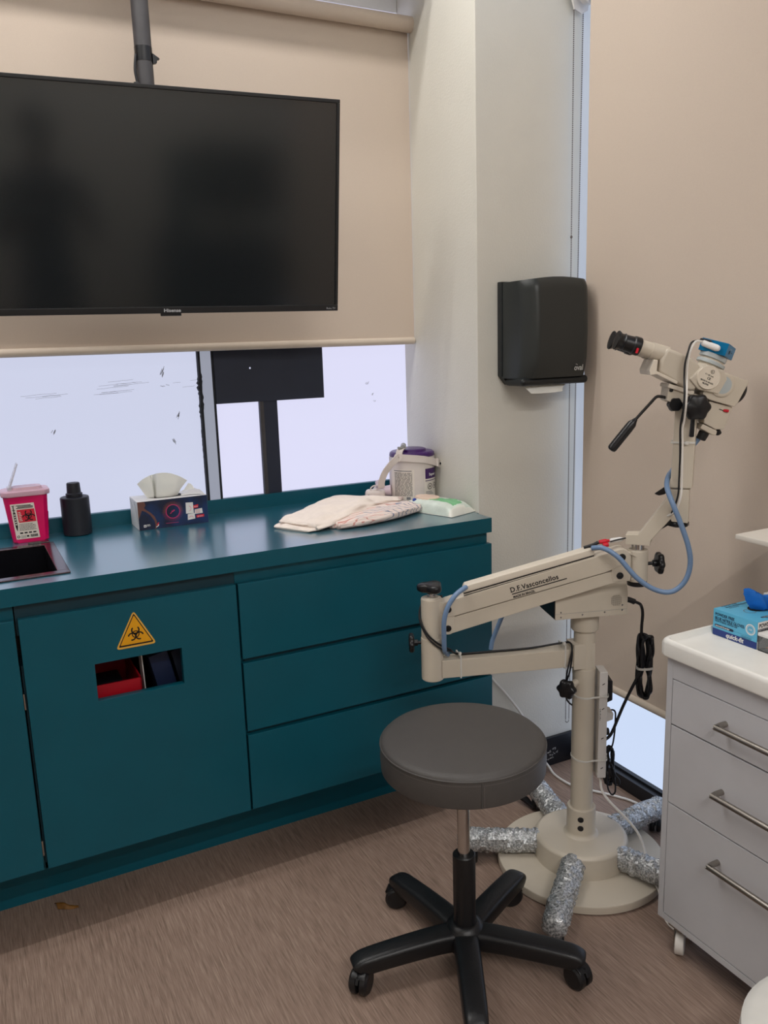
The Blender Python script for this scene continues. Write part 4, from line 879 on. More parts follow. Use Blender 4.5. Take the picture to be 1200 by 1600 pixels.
bm = NB(); prism(bm, [FO(.091, 1.084, -.0239), FO(.093, 1.084, -.0239), FO(.0965, 1.272, -.0239), FO(.0945, 1.272, -.0239)], FO.n * .001, 0); obj('post_joint', bm, M['knob_black'], t, smooth=0)
# carrier and head
bm = NB(); FT.prism(bm, [(-.0560, 1.3285), (-.0590, 1.2935), (-.0290, 1.2800), (.020, 1.2690), (.030, 1.300), (.0, 1.3110), (-.004, 1.3080)], -.024, .026, .003); obj('carrier', bm, S, t)
bm = NB(); FT.prism(bm, [(-.0565, 1.3345), (-.0600, 1.3250), (.0, 1.3040), (.004, 1.3140)], -.030, .030, .002); obj('carrier_plate', bm, M['scope_light'], t)
obj('carrier_bolt', lathe(NB(), FT(-.05, 1.318, -.024), -FT.n, [(-.002, .0045), (.003, .0045), (.003, .002)], 12), M['knob_black'], t)
bm = lathe(NB(), FT(-.038, 1.284, -.010), -FT.n, [(0, .016), (.008, .017), (.018, .015)], 28, lobes=(6, .06)); obj('knob', bm, M['knob_black'], t)
ua = Vector(FT.d * math.cos(rad(-24.8)) + UZ * math.sin(rad(-24.8))); va = (UZ * math.cos(rad(24.8)) + FT.d * math.sin(rad(24.8)))
star_knob(t, FT(.0010, 1.2790, -.040), -FT.n, .0300, .026, 6, .018, .009, .075)
bm = NB(); FT.prism(bm, [(-.006, 1.2680), (-.010, 1.2105), (-.008, 1.2085), (-.001, 1.2085), (.0005, 1.2105), (.001, 1.268)], -.047, -.040, .0015); obj('lock_lever', bm, M['knob_black'], t)
bm = NB()
FT.prism(bm, [(.046, 1.3650), (.1267, 1.3346), (.1272, 1.3286), (.1051, 1.2840), (.0965, 1.2748), (.0408, 1.2921), (.020, 1.302), (.030, 1.340)], -.034, .036, .004); obj('head_body', bm, S, t)
bm = NB(); FT.prism(bm, [(.0405, 1.2905), (.0968, 1.2740), (.0779, 1.2215), (.0590, 1.2225), (.030, 1.2380), (.0300, 1.2560)], -.026, .026, .003); obj('lamp_housing', bm, S, t)
bm = NB(); FT.prism(bm, [(.0282, 1.2370), (.0640, 1.2190), (.0620, 1.2085), (.0550, 1.2080), (.0223, 1.2265)], -.024, .024, .003); obj('lamp_cap', bm, S, t)
bm = NB(); FT.prism(bm, [(.0300, 1.2560), (.0408, 1.2905), (.033, 1.293), (.022, 1.262)], -.022, .022, .001); obj('lamp_neck', bm, M['knob_black'], t)
obj('thumb_screw', lathe(NB(), FT(.070, 1.2155, -.01), (ua * .6 - UZ * .8), [(-.004, .007), (.006, .007), (.008, .005)], 16), M['knob_black'], t)
f = Flat(FT(.076, 1.2665, -.0262), FT.d, UZ); bm = NB(); f.ribbon(bm, [(-.012, .004), (0, -.001)], .0018, .0005); obj('slit', bm, M['ink'], t, smooth=0)
obj('red_lever', lathe(NB(), FT(.0775, 1.2665, -.027), FT.d - UZ * .15 - FT.n * .5, [(-.003, .0028), (.004, .0036), (.0085, .0030), (.0095, 0)], 16), M['red'], t)
obj('objective_cover', lathe(NB(), FT(.1175, 1.3055, .0), ua * 1 , [(-.004, .0275), (.001, .0275), (.007, .025), (.011, .019), (.0125, .008)], 40), M['knob_black'], t, smooth=60)
# beam splitter with its engraved cap
bm = NB(); FT.prism(bm, [(.0178, 1.3760), (.0660, 1.3610), (.0745, 1.340), (.0560, 1.3060), (.0080, 1.3180), (-.014, 1.3430)], -.042, .034, .004); obj('beam_splitter', bm, S, t)
cc = FT(.0290, 1.3455, -.042)
obj('round_cap', lathe(NB(), cc, -FT.n, [(-.002, .0275), (.003, .0275), (.0045, .0265), (.0045, .0255), (.004, .0250), (.004, 0)], 48), M['scope_light'], t)
f = Flat(cc - FT.n * .0042, ua, va); bm = NB()
f.arc(bm, (.002, .015), .0042, 0, 6.28, .0008, .0004); f.lines(bm, -.001, .0155, .006, 2, .0022, .0009, .0005, 0, 3)
f.text(bm, 'f = 50 mm', -.012, .0035, .0050, .0004, .0001); f.text(bm, 'CE', -.0035, -.0045, .0072, .0004, .0002); f.text(bm, 'MADE IN BRAZIL', -.0165, -.0115, .0044, .0004, .0001); f.text(bm, 'M13760', -.0085, -.0175, .0046, .0004, .0002)
obj('engraving', bm, M['ink'], t, smooth=0)
bm = lathe(NB(), FT(.0655, 1.3275, -.034), -FT.n, [(-.001, .0290), (.003, .0285), (.005, .0255), (.005, .023)], 44); obj('round_boss', bm, S, t)
bm = lathe(NB(), FT(.0650, 1.3270, -.0385), -FT.n, [(-.001, .0205), (.001, .0205), (.0012, 0)], 40); obj('boss_plate', bm, M['lens_grey'], t)
# binocular tube
bm = NB(); FT.prism(bm, [(-.0657, 1.4163), (-.0336, 1.4035), (-.0080, 1.3905), (.012, 1.374), (.016, 1.340), (.004, 1.3160), (-.0120, 1.3150), (-.0461, 1.3369), (-.0850, 1.3600), (-.0800, 1.3900)], -.036, .040, .012, 4, ang=20); obj('binocular_body', bm, S, t)
bm = NB(); FT.prism(bm, [(-.0964, 1.3905), (-.1065, 1.3657), (-.1040, 1.3545), (-.0894, 1.3560), (-.0415, 1.3318), (-.0390, 1.3380), (-.0890, 1.3640), (-.0870, 1.3890)], -.038, .040, .002); obj('hinge_flange', bm, M['scope_light'], t)
bm = NB(); FT.prism(bm, [(-.0415, 1.3318), (-.0120, 1.3160), (.004, 1.3150), (.006, 1.322), (-.03, 1.345)], -.030, .034, .003); obj('tube_foot', bm, M['scope'], t)
for w_ in (-.014, .030):
    e0 = FT(-.1735, 1.4355, w_); e1 = FT(-.0600, 1.3985, w_); d = (e1 - e0).normalized(); tot = (e1 - e0).length
    obj('ocular_tube', lathe(NB(), e0 + d * .045, d, [(0, .0178), (.034, .0180), (.0345, .0195), (tot - .045, .0200)], 36), S, t)
    ec = obj('eyecup', lathe(NB(), e0, d, [(-.004, .0165), (-.006, .0218), (-.004, .0225), (.004, .0180), (.010, .0185), (.012, .0205), (.014, .0185), (.034, .0195), (.036, .0215), (.049, .0218), (.052, .0205), (.052, .016)], 40), M['knob_black'], t, label='black rubber eyecup')
    obj('eye_lens', lathe(NB(), e0, d, [(.004, .0160), (.005, 0)], 24), M['tv_screen'], ec)
    p = e0 + d * .042 - FT.n * .0205 - UZ * .006; obj('red_lever', lathe(NB(), p - UZ * .006 + FT.d * -.002, UZ * 1 + FT.d * .3, [(-.005, .0028), (.006, .0032), (.007, .002)], 12), M['red'], t) if w_ < 0 else obj('red_lever', lathe(NB(), e0 + d * .038 + va * .020, FT.d - UZ * .3, [(-.003, .003), (.003, .003)], 12), M['red'], t)
# camera on top
CB = Vector(FT(.0640, 1.4070, .004)); fx = (ua * .985 + va * .10).normalized(); fy = FT.n; fzv = fx.cross(fy)
if fzv.z < 0: fzv = -fzv
cm = Matrix((fx, fy, fzv)).transposed().to_4x4(); cm.translation = CB; cm = cm @ Matrix.Rotation(-rad(38), 4, 'Z')
obj('ring', lathe(NB(), FT(.0560, 1.3905, .004) + va * -.006, va, [(0, .0300), (.001, .0318), (.0105, .0318), (.012, .030)], 48, lobes=(40, .008)), M['lens_grey'], t)
obj('ring', lathe(NB(), FT(.0490, 1.3720, .004), va, [(0, .0325), (.001, .0338), (.007, .0338), (.0085, .0325)], 48), M['lens_grey'], t)
obj('camera_neck', lathe(NB(), FT(.0430, 1.3580, .004), va, [(0, .026), (.040, .0275), (.046, .0265)], 40), M['scope_light'], t)
obj('camera_box', box(NB(), -.0320, .0320, -.0320, .0320, -.0125, .0165, .0012, mtx=cm), M['cam_blue'], t, label='bright blue metal camera')
ro = cm.to_3x3(); f = Flat(cm @ Vector((.0322, -.02, -.006)), ro @ Vector((0, 1, 0)), ro @ Vector((0, 0, 1))); bm = NB(); f.rect(bm, .008, .0155, .002, .0095, .0004); f.rect(bm, .022, .032, .006, .0075, .0004); f.rect(bm, .008, .022, .0125, .0138, .0004, 1); obj('camera_port', bm, [M['ink'], M['lens_grey']], t, smooth=0)
a_, b_ = cm @ Vector((-.026, -.0385, .004)), cm @ Vector((.018, -.0365, -.001))
obj('usb_plug', lathe(NB(), a_, b_ - a_, [(0, .0055), (.003, .0075), (.036, .0078), (.042, .0055), (.044, .002)], 24), M['box_white'], t, label='white cable plug')
obj('black_plug', box(NB(), -.034, -.006, -.042, -.030, .006, .0135, .003, mtx=cm), M['knob_black'], t)
# steering handle
hp = [FT(-.052, 1.2985, -.010), FT(-.0700, 1.3030, -.012), FT(-.0800, 1.3020, -.012), FT(-.0920, 1.2900, -.012), FT(-.1284, 1.2500, -.012)]
obj('handle_rod', tube(NB(), hp, .0036, 6, 12), M['hair'], t); h0, h1 = FT(-.1265, 1.2520, -.012), FT(-.1850, 1.1790, -.012)
obj('handle_grip', lathe(NB(), h0, h1 - h0, [(0, .0045), (.006, .0065), (.014, .0105), (.03, .0112), (.086, .0112), (.091, .010), (.0935, .006)], 24), M['knob_black'], t)
# light box on the pole
bm = NB(); sec_ = [(-.055, .738), (-.055, .792), (-.051, .812), (-.040, .827), (-.022, .834), (.045, .834), (.054, .826), (.055, .738)]
prism(bm, [FB(-.103, z, w_) for w_, z in sec_], FB.d * .196, .0015, 2, 0, 40); obj('light_box', bm, S, t)
bm = NB(); prism(bm, [FB(-.106, z, w_ * .97) for w_, z in [(a, .742 + (b - .738) * .93) for a, b in sec_]], FB.d * .004, .001); fp = obj('front_panel', bm, M['knob_black'], t)
f = Flat(FB(-.106, .752, .052), -FB.n, UZ); bm = NB(); f.rect(bm, .012, .040, .040, .064, .0006); obj('display', bm, M['red'], fp, smooth=0, label='dark red display window')
bm = NB(); f.rect(bm, .055, .075, .05, .056, .0006); f.rect(bm, .055, .07, .035, .038, .0006); obj('panel_print', bm, M['ink_grey'], fp, smooth=0)
f = Flat(FB(.0615, .7785, -.0552), FB.d, UZ); bm = NB()
for i in range(-6, 7):
    for j in range(-6, 7):
        if i * i + j * j < 36: f.disk(bm, (i * .0026, j * .0026), .0008, .0004, 0, 6)
obj('vent_holes', bm, M['ink'], t, smooth=0, kind='stuff')
f = Flat(FB(-.103, .7535, -.0552), FB.d, UZ); bm = NB(); f.rect(bm, 0, .194, 0, .0009, .0003); obj('seam_line', bm, M['grey_plastic'], t, smooth=0)
for (a, z) in ((-.088, .745), (-.088, .758), (-.03, .7475), (.03, .7495), (.078, .7515), (.078, .765)): obj('screw', lathe(NB(), FB(a, z, -.0552), -FB.n, [(-.001, .0022), (.0008, .0022), (.001, .001)], 10), M['chrome'], t)
for a in (-.075, .05): obj('rubber_foot', cyl(NB(), FB(a, .733, -.035), FB(a, .7385, -.035), .007, .001, 14), M['knob_black'], t)
# cables and hoses that belong to the microscope
obj('light_hose', tube(NB(), [FT(.034, 1.207, .0), FT(.024, 1.186, .012), FT(.0, 1.15, .035)] + [FK(*v) for v in ((.0834, 1.116, .01), (.0635, 1.1076, -.02), (.0494, 1.0926, -.05), (.046, 1.0747, -.075), (.0538, 1.046, -.09), (.0713, 1.0017, -.095), (.0912, .9468, -.095), (.0995, .8996, -.09), (.0898, .8569, -.085), (.0612, .8306, -.08), (.0222, .8351, -.075), (-.0223, .8654, -.07), (-.0658, .9154, -.06), (-.0983, .9358, -.045), (-.122, .9325, -.026))], .0063, 8, 14), M['hose'], t)
obj('hose_ferrule', lathe(NB(), FT(.042, 1.214, 0), FT.d * -.45 - UZ * .9, [(0, .012), (.004, .0125), (.018, .0115), (.02, .008)], 24), M['knob_black'], t)
obj('light_hose', tube(NB(), [FU(.0885, zs(.0885) + .064, -.010), FU(.0819, .8387, -.024), FU(.059, .826, -.038), FU(.039, .7983, -.044), FU(.0288, .7618, -.044), FU(.0280, .720, -.040), FU(.029, .682, -.030), FU(.034, .665, -.012), FU(.04, .655, .0)], .0062, 8, 14), M['hose'], t)
obj('light_hose', tube(NB(), [FA(-.095, .80, .075), FA(-.13, .805, .075), FA(-.165, .79, .07), FA(-.190, .7441, .07), FA(-.209, .7045, .07), FA(-.227, .6595, .07), FA(-.236, .635, .07), FA(-.240, .612, .07)], .0062, 8, 14), M['hose'], t)
for k in (0, 1):
    o_ = .0045 * k
    obj('signal_cable', tube(NB(), [FU(.030, .800 + o_, .026), FU(.0, .80, .033), FU(-.024, .785, .020), FU(-.0305 - o_ * .2, .765 - o_, .0), FU(-.0245, .742 - o_ * 1.6, -.0215), FU(-.0063, .715 - o_ * 2, -.0325), FU(.0227, .6903 - o_ * 2, -.0300), FU(.0441, .6774 - o_, -.0225)]
        + [FL(a, z + .0045 * k, -.004 + .008 * k) for a, z in ((.345, .6490), (.27, .6470), (.15, .6460), (.065, .6520))] + [FL(.048, .6600, .020), FL(.0475, .645, .0315), FL(.0480 + o_, .6207, .0325), FL(.054 + o_ * 1.5, .5858, .034)] + ([FL(.061, .5324, .022), FL(.050, .495, .010), FL(.028, .47, -.008)] if k else [FL(.060, .56, .030), FL(.061, .535, .022), FL(.05, .52, .0)]), .0024, 6, 8), M['cable_black'], t)
obj('camera_cable', tube(NB(), [FT(*v) for v in ((.012, 1.4275, -.043), (-.002, 1.429, -.046), (-.0109, 1.4236, -.05), (-.0208, 1.4052, -.055), (-.0254, 1.3765, -.055), (-.0256, 1.3476, -.055), (-.0294, 1.3162, -.0685), (-.0309, 1.2811, -.0705), (-.0271, 1.2502, -.054), (-.0279, 1.2258, -.046), (-.0249, 1.1951, -.043), (-.024, 1.1525, -.043))] + [FK(*v) for v in ((.0754, 1.096, -.078), (.0748, 1.0693, -.078), (.0693, 1.0425, -.074), (.0640, 1.025, -.066), (.055, 1.012, -.045))], .0026, 6, 8), M['cable_white'], t, label='white camera cable')
obj('camera_cable', tube(NB(), [FT(*v) for v in ((.005, 1.430, -.040), (-.0155, 1.4266, -.049), (-.0252, 1.4054, -.055), (-.0315, 1.3797, -.057), (-.0323, 1.3478, -.057), (-.0345, 1.3163, -.0685), (-.0355, 1.2812, -.0705), (-.0330, 1.2533, -.053), (-.0331, 1.2289, -.047), (-.0305, 1.1952, -.043), (-.029, 1.1587, -.042))] + [FK(*v) for v in ((.0700, 1.096, -.074), (.0690, 1.0693, -.074), (.0640, 1.0425, -.070), (.06, 1.022, -.06))], .0022, 6, 8), M['cable_black'], t, label='black camera cable')
bm = NB(); prism(bm, [FO(.0700, 1.1905, -.0262), FO(.1255, 1.1905, -.0262), FO(.1255, 1.1905, .0258), FO(.0700, 1.1905, .0258)], (0, 0, .0045), .0006); box(bm, -.004, .004, -.003, .003, 0, .008, .001, mtx=Matrix.Translation(FO(.106, 1.1885, -.0275))); obj('cable_tie', bm, M['tie'], t)
def tie_band(F, s0, z0, z1, w0, parent, lump=None):
    bm = NB(); F.prism(bm, [(s0 - .002, z0), (s0 + .002, z0), (s0 + .002, z1), (s0 - .002, z1)], -w0, w0, .0006)
    if lump: box(bm, -.0035, .0035, -.0035, .0035, -.003, .004, .001, mtx=Matrix.Translation(F(s0, z1 + .003, lump)))
    return obj('cable_tie', bm, M['tie'], parent)
tie_band(FL, .345, .5935, .6535, .0238, t, .012); tie_band(FL, .062, .590, .6545, .0238, t, .012)
obj('plug_pair', tube(NB(), [FK(-.135, .926, .004), FK(-.114, .9335, 0), FK(-.10, .940, .0)], .0045, 4, 12), M['cable_black'], t)
obj('red_connector', lathe(NB(), FK(-.098, .9405, 0), FK.d + UZ * .12, [(0, .0048), (.010, .0058), (.018, .0058), (.020, .004), (.026, .0032)], 16), M['red'], t)
obj('red_connector', lathe(NB(), FK(-.090, .9340, -.006), FK.d + UZ * .10, [(0, .0048), (.010, .0058), (.014, .0050)], 16), M['red'], t)
obj('white_connector', lathe(NB(), FK(-.070, .9420, .004), FK.d + UZ * .12, [(0, .004), (.004, .0062), (.026, .0062), (.032, .004), (.036, .002)], 16), M['box_white'], t)
obj('thin_wire', tube(NB(), [FK(-.072, .9425, -.006), FK(-.05, .9475, -.006), FK(-.024, .953, -.010)], .0019, 4, 8), M['cable_black'], t)

# ------------------------------------------------------------------ power strip tied to the pole, plugs, cords
PS = FA(.0475, 0, -.003)
t = thing('power_strip', 'long white power strip tied upright to the microscope pole', 'power strip', FA(.0475, .28, 0))
bm = NB(); FA.prism(bm, [(.0335, .272), (.0570, .272), (.0565, .578), (.0340, .578)], -.034, .016, .003); obj('casing', bm, M['strip_white'], t)
f = Flat(FA(.0335, .272, -.034), FA.d, UZ); bm = NB()
for z in (.028, .115, .200, .270): f.ribbon(bm, [(.008, z), (.0145, z + .004)], .0022, .0006)
for k in range(7): f.rect(bm, .0025, .0045 + .001 * (k % 2), .170 + k * .005, .1725 + k * .005, .0006)
obj('slots', bm, M['ink'], t, smooth=0, kind='stuff')
for z in (.505, .322):
    c0 = [FA(*v) for v in ((-.0312, z + .003, 0), (-.022, z, -.022), (0, z - .002, -.0315), (.022, z, -.030), (.040, z + .004, -.0362), (.058, z + .006, -.0362), (.0585, z + .006, .0175), (.03, z + .004, .024), (0, z + .003, .0315), (-.022, z + .003, .022))]
    obj('cable_tie', band(NB(), c0, .0045, .0015, 4, True), M['tie'], t)
obj('tie_end', box(NB(), -.003, .003, -.003, .003, -.004, .004, .001, mtx=Matrix.Translation(FA(.061, .330, -.010))), M['tie'], t)
obj('cord', tube(NB(), [FA(.045, .276, -.008), FA(.048, .255, -.010), FA(.058, .215, -.030), (1.505, 1.505, .13), (1.494, 1.445, .050), (1.480, 1.398, .028), (1.455, 1.36, .006), (1.43, 1.31, .005), (1.44, 1.25, .005)], .0036, 8, 10), M['cable_white'], t)
t = thing('power_adapter', 'black box adapter plugged into the power strip near its top', 'adapter', FA(.06, .48, 0))
bm = NB(); FA.prism(bm, [(.0575, .486), (.0725, .493), (.0720, .548), (.0575, .552)], -.024, .020, .002); obj('adapter_body', bm, M['cable_black'], t)
t = thing('power_adapter', 'small white adapter with a thin black cord below the black one', 'adapter', FA(.06, .43, 0))
bm = NB(); FA.prism(bm, [(.0575, .432), (.0740, .438), (.0760, .456), (.0575, .462)], -.026, .016, .002); obj('adapter_body', bm, M['strip_white'], t)
obj('cord', tube(NB(), [FA(.070, .452, 0), FA(.080, .4545, 0), FA(.0875, .447, 0), FA(.0882, .425, 0), FA(.0875, .395, 0), FA(.083, .355, 0), FA(.076, .338, 0), FA(.072, .33, .0)], .0024, 6, 8), M['cable_black'], t)
def coil(bm, F, c, hw, hh, n, r, seed, wsp=.012, pinch=.45, zp=0):
    q = random.Random(seed)
    for k in range(n):
        a, b = hw * q.uniform(.55, 1), hh * q.uniform(.82, 1); tw = q.uniform(-.12, .12); off = q.uniform(-.004, .004); pts = []
        for i in range(14):
            x = 2 * math.pi * i / 14; zz = b * math.sin(x); k_ = pinch + (1 - pinch) * abs(zz - zp) / hh; xx = a * math.copysign(abs(math.cos(x)) ** .8, math.cos(x)) * min(1, k_ + .1)
            pts.append(F(c[0] + xx + tw * zz * .35 + off, c[1] + zz + q.uniform(-.003, .003), q.uniform(-wsp, wsp)))
        tube(bm, pts, r, 5, 8, True)
    return bm
t = thing('power_lead', 'thick black power cord bundled in a hanging figure, cord of the light box', 'cord', FA(.16, .58, 0))
obj('plug', tube(NB(), [FB(.094, .770, -.030), FB(.106, .770, -.032), FB(.122, .763, -.034)], .0075, 4, 12), M['cable_black'], t)
obj('cord', tube(NB(), [FB(.118, .765, -.034), FA(.139, .757, -.01), FA(.149, .745, 0), FA(.1528, .7228, 0), FA(.1515, .6694, 0), FA(.160, .61, 0), FA(.158, .572, 0), FA(.143, .543, 0), FA(.1106, .4703, 0), FA(.083, .3965, 0), FA(.072, .376, 0), FA(.058, .366, 0)], .0041, 8, 10), M['cable_black'], t)
obj('coil', coil(NB(), FA, (.1635, .578), .026, .090, 7, .0041, 5, .014), M['cable_black'], t)
obj('twist_tie', band(NB(), [FA(.1635 + .021 * math.cos(a * math.pi / 5), .574 + .002 * math.sin(a), .020 * math.sin(a * math.pi / 5)) for a in range(10)], .006, .002, 3, True), M['tie'], t)
obj('wall_plug', cyl(NB(), FA(.0575, .394, -.004), FA(.070, .394, -.004), .010, .002, 16), M['cable_black'], t)
t = thing('coiled_lead', 'thin black cord coiled and hanging beside the foot of the power strip', 'cord', FA(.078, .28, 0))
obj('coil', coil(NB(), FA, (.0755, .290), .017, .058, 9, .0023, 8, .012, .5, .01), M['cable_black'], t)
obj('loop', tube(NB(), [FA(.078, .30, -.01), FA(.088, .27, -.012), FA(.100, .252, -.012), FA(.098, .238, -.012), FA(.085, .245, -.012), FA(.076, .29, -.01)], .0023, 6, 8), M['cable_black'], t)
obj('loop', tube(NB(), [FA(.066, .27, -.012), FA(.068, .235, -.014), FA(.078, .212, -.014), (FA(.088, .216, -.014)), FA(.089, .24, -.013), FA(.082, .28, -.012)], .0023, 6, 8), M['cable_black'], t)
bm = tube(NB(), [(1.405, 2.098, .42), (1.4506, 2.094, .3597), (1.4959, 2.092, .3049), (1.5606, 2.088, .2100), (1.63, 2.082, .06), (1.652, 2.070, .018), (1.650, 2.03, .0045), (1.6562, 1.95, .0045), (1.690, 1.895, .0045), (1.7134, 1.8617, .0045), (1.735, 1.825, .0045), (1.752, 1.792, .0045), (1.764, 1.74, .0045), (1.766, 1.66, .0045), (1.758, 1.58, .0045)], .0042, 8, 10)
tag(obj('floor_lead', bm, M['cable_white'], smooth=60), 'white cord running down the column and across the floor behind the microscope', 'cord')

# ------------------------------------------------------------------ drawer trolley
t = thing('drawer_trolley', 'light grey drawer trolley with white moulded top and bar handles', 'trolley', (1.54, .95, 0)); CX, CY0, CY1 = 1.36, .55, 1.287
bm = NB(); box(bm, CX, 1.725, CY1 - .0165, CY1, .080, .745, .001); box(bm, CX, 1.725, CY0, CY0 + .016, .080, .745, .001); box(bm, CX, 1.725, CY0 + .016, CY1 - .0165, .080, .0965, .001)
box(bm, CX + .02, 1.725, CY0 + .016, CY1 - .0165, .0965, .10); box(bm, 1.715, 1.725, CY0 + .016, CY1 - .0165, .0965, .745); box(bm, CX, 1.725, CY0 + .016, CY1 - .0165, .6905, .745, .001)
obj('carcass', bm, M['cart_grey'], t)
obj('gap_shade_sheet', box(NB(), CX + .0056, CX + .02, CY0 + .016, CY1 - .0165, .0965, .6905), M['gap_black'], t, smooth=0)  # black sheet standing in for the shade inside the drawer gaps
for z0, z1 in ((.5830, .6885), (.3890, .5792), (.0990, .3855)):
    d_ = obj('drawer', box(NB(), CX - .0005, CX + .005, CY0 + .018, CY1 - .0185, z0, z1, .0006), M['cart_grey'], t)
    zc_ = {.5830: .6425, .3890: .4860, .0990: .3180}[z0]; yy = 1.1215
    obj('handle', tube(NB(), [(CX, yy, zc_), (CX - .020, yy, zc_), (CX - .0285, yy - .003, zc_), (CX - .0315, yy - .011, zc_), (CX - .0315, yy - .03, zc_), (CX - .0315, .75, zc_), (CX - .0315, .731, zc_), (CX - .0285, .723, zc_), (CX - .020, .720, zc_), (CX, .720, zc_)], .0064, 5, 14), M['steel'], d_)
bm = NB(); X0, X1, Y0, Y1 = CX - .013, 1.738, CY0 - .01, CY1 + .013
prof = [(.000, .742), (-.002, .746), (-.002, .772), (.001, .7795), (.005, .7825), (.009, .7815), (.014, .7700), (.017, .7660)]
rings = []
for ins, z in prof:
    c = max(.004, .018 - ins * .3); rings.append([(x, y, z) for x, y in ((X0 + ins + c, Y0 + ins), (X1 - ins - c, Y0 + ins), (X1 - ins, Y0 + ins + c), (X1 - ins, Y1 - ins - c), (X1 - ins - c, Y1 - ins), (X0 + ins + c, Y1 - ins), (X0 + ins + c * .3, Y1 - ins - c * .3), (X0 + ins, Y1 - ins - c), (X0 + ins, Y0 + ins + c))])
loft(bm, rings); obj('moulded_top', bm, M['cart_top'], t, smooth=50)
for (x, y) in ((1.385, 1.238), (1.70, 1.238), (1.385, .60), (1.70, .60)):
    wa = Vector((.62, -.78, 0)).normalized(); wp = Vector((-wa.y, wa.x, 0)); wc = Vector((x, y, .029))
    bm = box(NB(), x - .020, x + .020, y - .020, y + .020, .070, .080, .002); prism(bm, [wc - wa * .014 + wp * .010 + Vector((0, 0, -.008)), wc - wa * .014 - wp * .010 + Vector((0, 0, -.008)), wc - wa * .014 - wp * .014 + Vector((0, 0, .043)), wc - wa * .014 + wp * .014 + Vector((0, 0, .043))], wa * .002, .0006)
    fo = obj('caster', bm, M['steel'], t)
    obj('wheel', lathe(NB(), wc - wa * .011, wa, [(0, .025), (.002, .029), (.020, .029), (.022, .025), (.022, .008)], 28), M['caster_white'], fo)
# on the trolley
ZT = .766
t = thing('glove_box', 'blue glove box with a blue glove pulled from its top', 'box', (1.55, 1.22, ZT))
gx0, gx1, gy0, gy1, gz = 1.4934, 1.70, 1.1635, 1.2825, ZT + .0625
bm = NB(); h0_, hr_ = (1.570, 1.222), (.040, .030); box(bm, gx0, gx1, gy0, gy1, ZT, gz, .0012); obj('carton', bm, M['glove_box'], t)
f = Flat((gx0, gy1, ZT), (0, -1, 0), UZ); bm = NB(); f.rect(bm, .0008, .1197, .0008, .0165, .0004, 0)
f.text(bm, 'POWDER FREE', .006, .0480, .0098, .0006, .0002, 1, .82); f.text(bm, 'BLUE NITRILE GLOVES', .006, .0385, .0098, .0006, .0002, 1, .82); f.text(bm, 'NON STERILE, SINGLE USE', .006, .0335, .0055, .0006, .0001, 1, .95)
pl = [(.006 + .003 + .003 * math.cos(a), .0245 + .003 * math.sin(a)) for a in [math.pi / 2 + math.pi * i / 8 for i in range(9)]] + [(.055 + .003 * math.cos(a), .0245 + .003 * math.sin(a)) for a in [-math.pi / 2 + math.pi * i / 8 for i in range(9)]]
f.poly(bm, pl, .0006, 1); f.text(bm, 'textured fingertips', .0085, .0228, .0052, .0008, .0001, 2, .98); f.rect(bm, .058, .112, .0243, .0246, .0006, 1); f.lines(bm, .078, .0205, .036, 3, .0028, .0008, .0006, 1, 7)
f.arc(bm, (.102, .041), .0115, 0, 6.28, .0022, .0006, 2); f.arc(bm, (.102, .041), .0085, 0, 6.28, .0008, .0006, 2); f.text(bm, '100', .0968, .0385, .0065, .0006, 0, 2)
f.text(bm, 'quick-fit', .038, .0045, .0145, .0008, .0004, 2, 1.0, .15)
obj('end_print', bm, [M['navy'], M['ink_navy'], M['ink_white']], t, smooth=0)
f = Flat((gx0, gy0, ZT), (1, 0, 0), UZ); bm = NB(); f.rect(bm, .0008, .20, .0008, .0618, .0004, 0); f.rect(bm, .0008, .20, .018, .046, .0006, 1); f.text(bm, 'POWDER FREE', .004, .049, .0125, .0008, .0004, 2, .85); f.text(bm, 'BLUE NITRILE GLOVES', .012, .0375, .0082, .0008, .0002, 2, .85); f.text(bm, 'NON STERILE', .014, .029, .0070, .0008, .0002, 2, .85)
f.ribbon(bm, [(.006, .010), (.02, .022), (.05, .018)], .006, .0008, 0); obj('side_print', bm, [M['box_white'], M['ink_grey'], M['ink']], t, smooth=0)
f = Flat((gx0, gy1, gz), (0, -1, 0), (1, 0, 0)); bm = NB(); f2 = Flat((gx0, gy0, gz), (1, 0, 0), (0, 1, 0))
f2.text(bm, 'POWDER FREE', .020, .112, .0075, .0005, .0001, 0); f2.text(bm, 'BLUE NITRILE GLOVES', .024, .103, .0075, .0005, .0002, 0); f2.text(bm, 'NON STERILE', .026, .096, .005, .0005, .0001, 0)
f2.arc(bm, (.048, .060), .013, 0, 6.28, .0016, .0005, 1); f2.poly(bm, [(.034, .014), (.095, .014), (.098, .017), (.095, .020), (.034, .020), (.031, .017)], .0005, 0); f2.text(bm, 'textured fingertips', .036, .0152, .0055, .0007, 0, 2); f2.lines(bm, .04, .0115, .05, 2, .003, .001, .0005, 0, 3)
f2.disk(bm, (.0875, .064), .022, .0006, 3, 28, .034); obj('top_print', bm, [M['ink_navy'], M['ink_grey'], M['ink_white'], M['gap_black']], t, smooth=0)
gl = Vector((1.578, 1.225, gz)); bm = NB()
V_ = lambda x, y, z: gl + Vector((x, y, z))
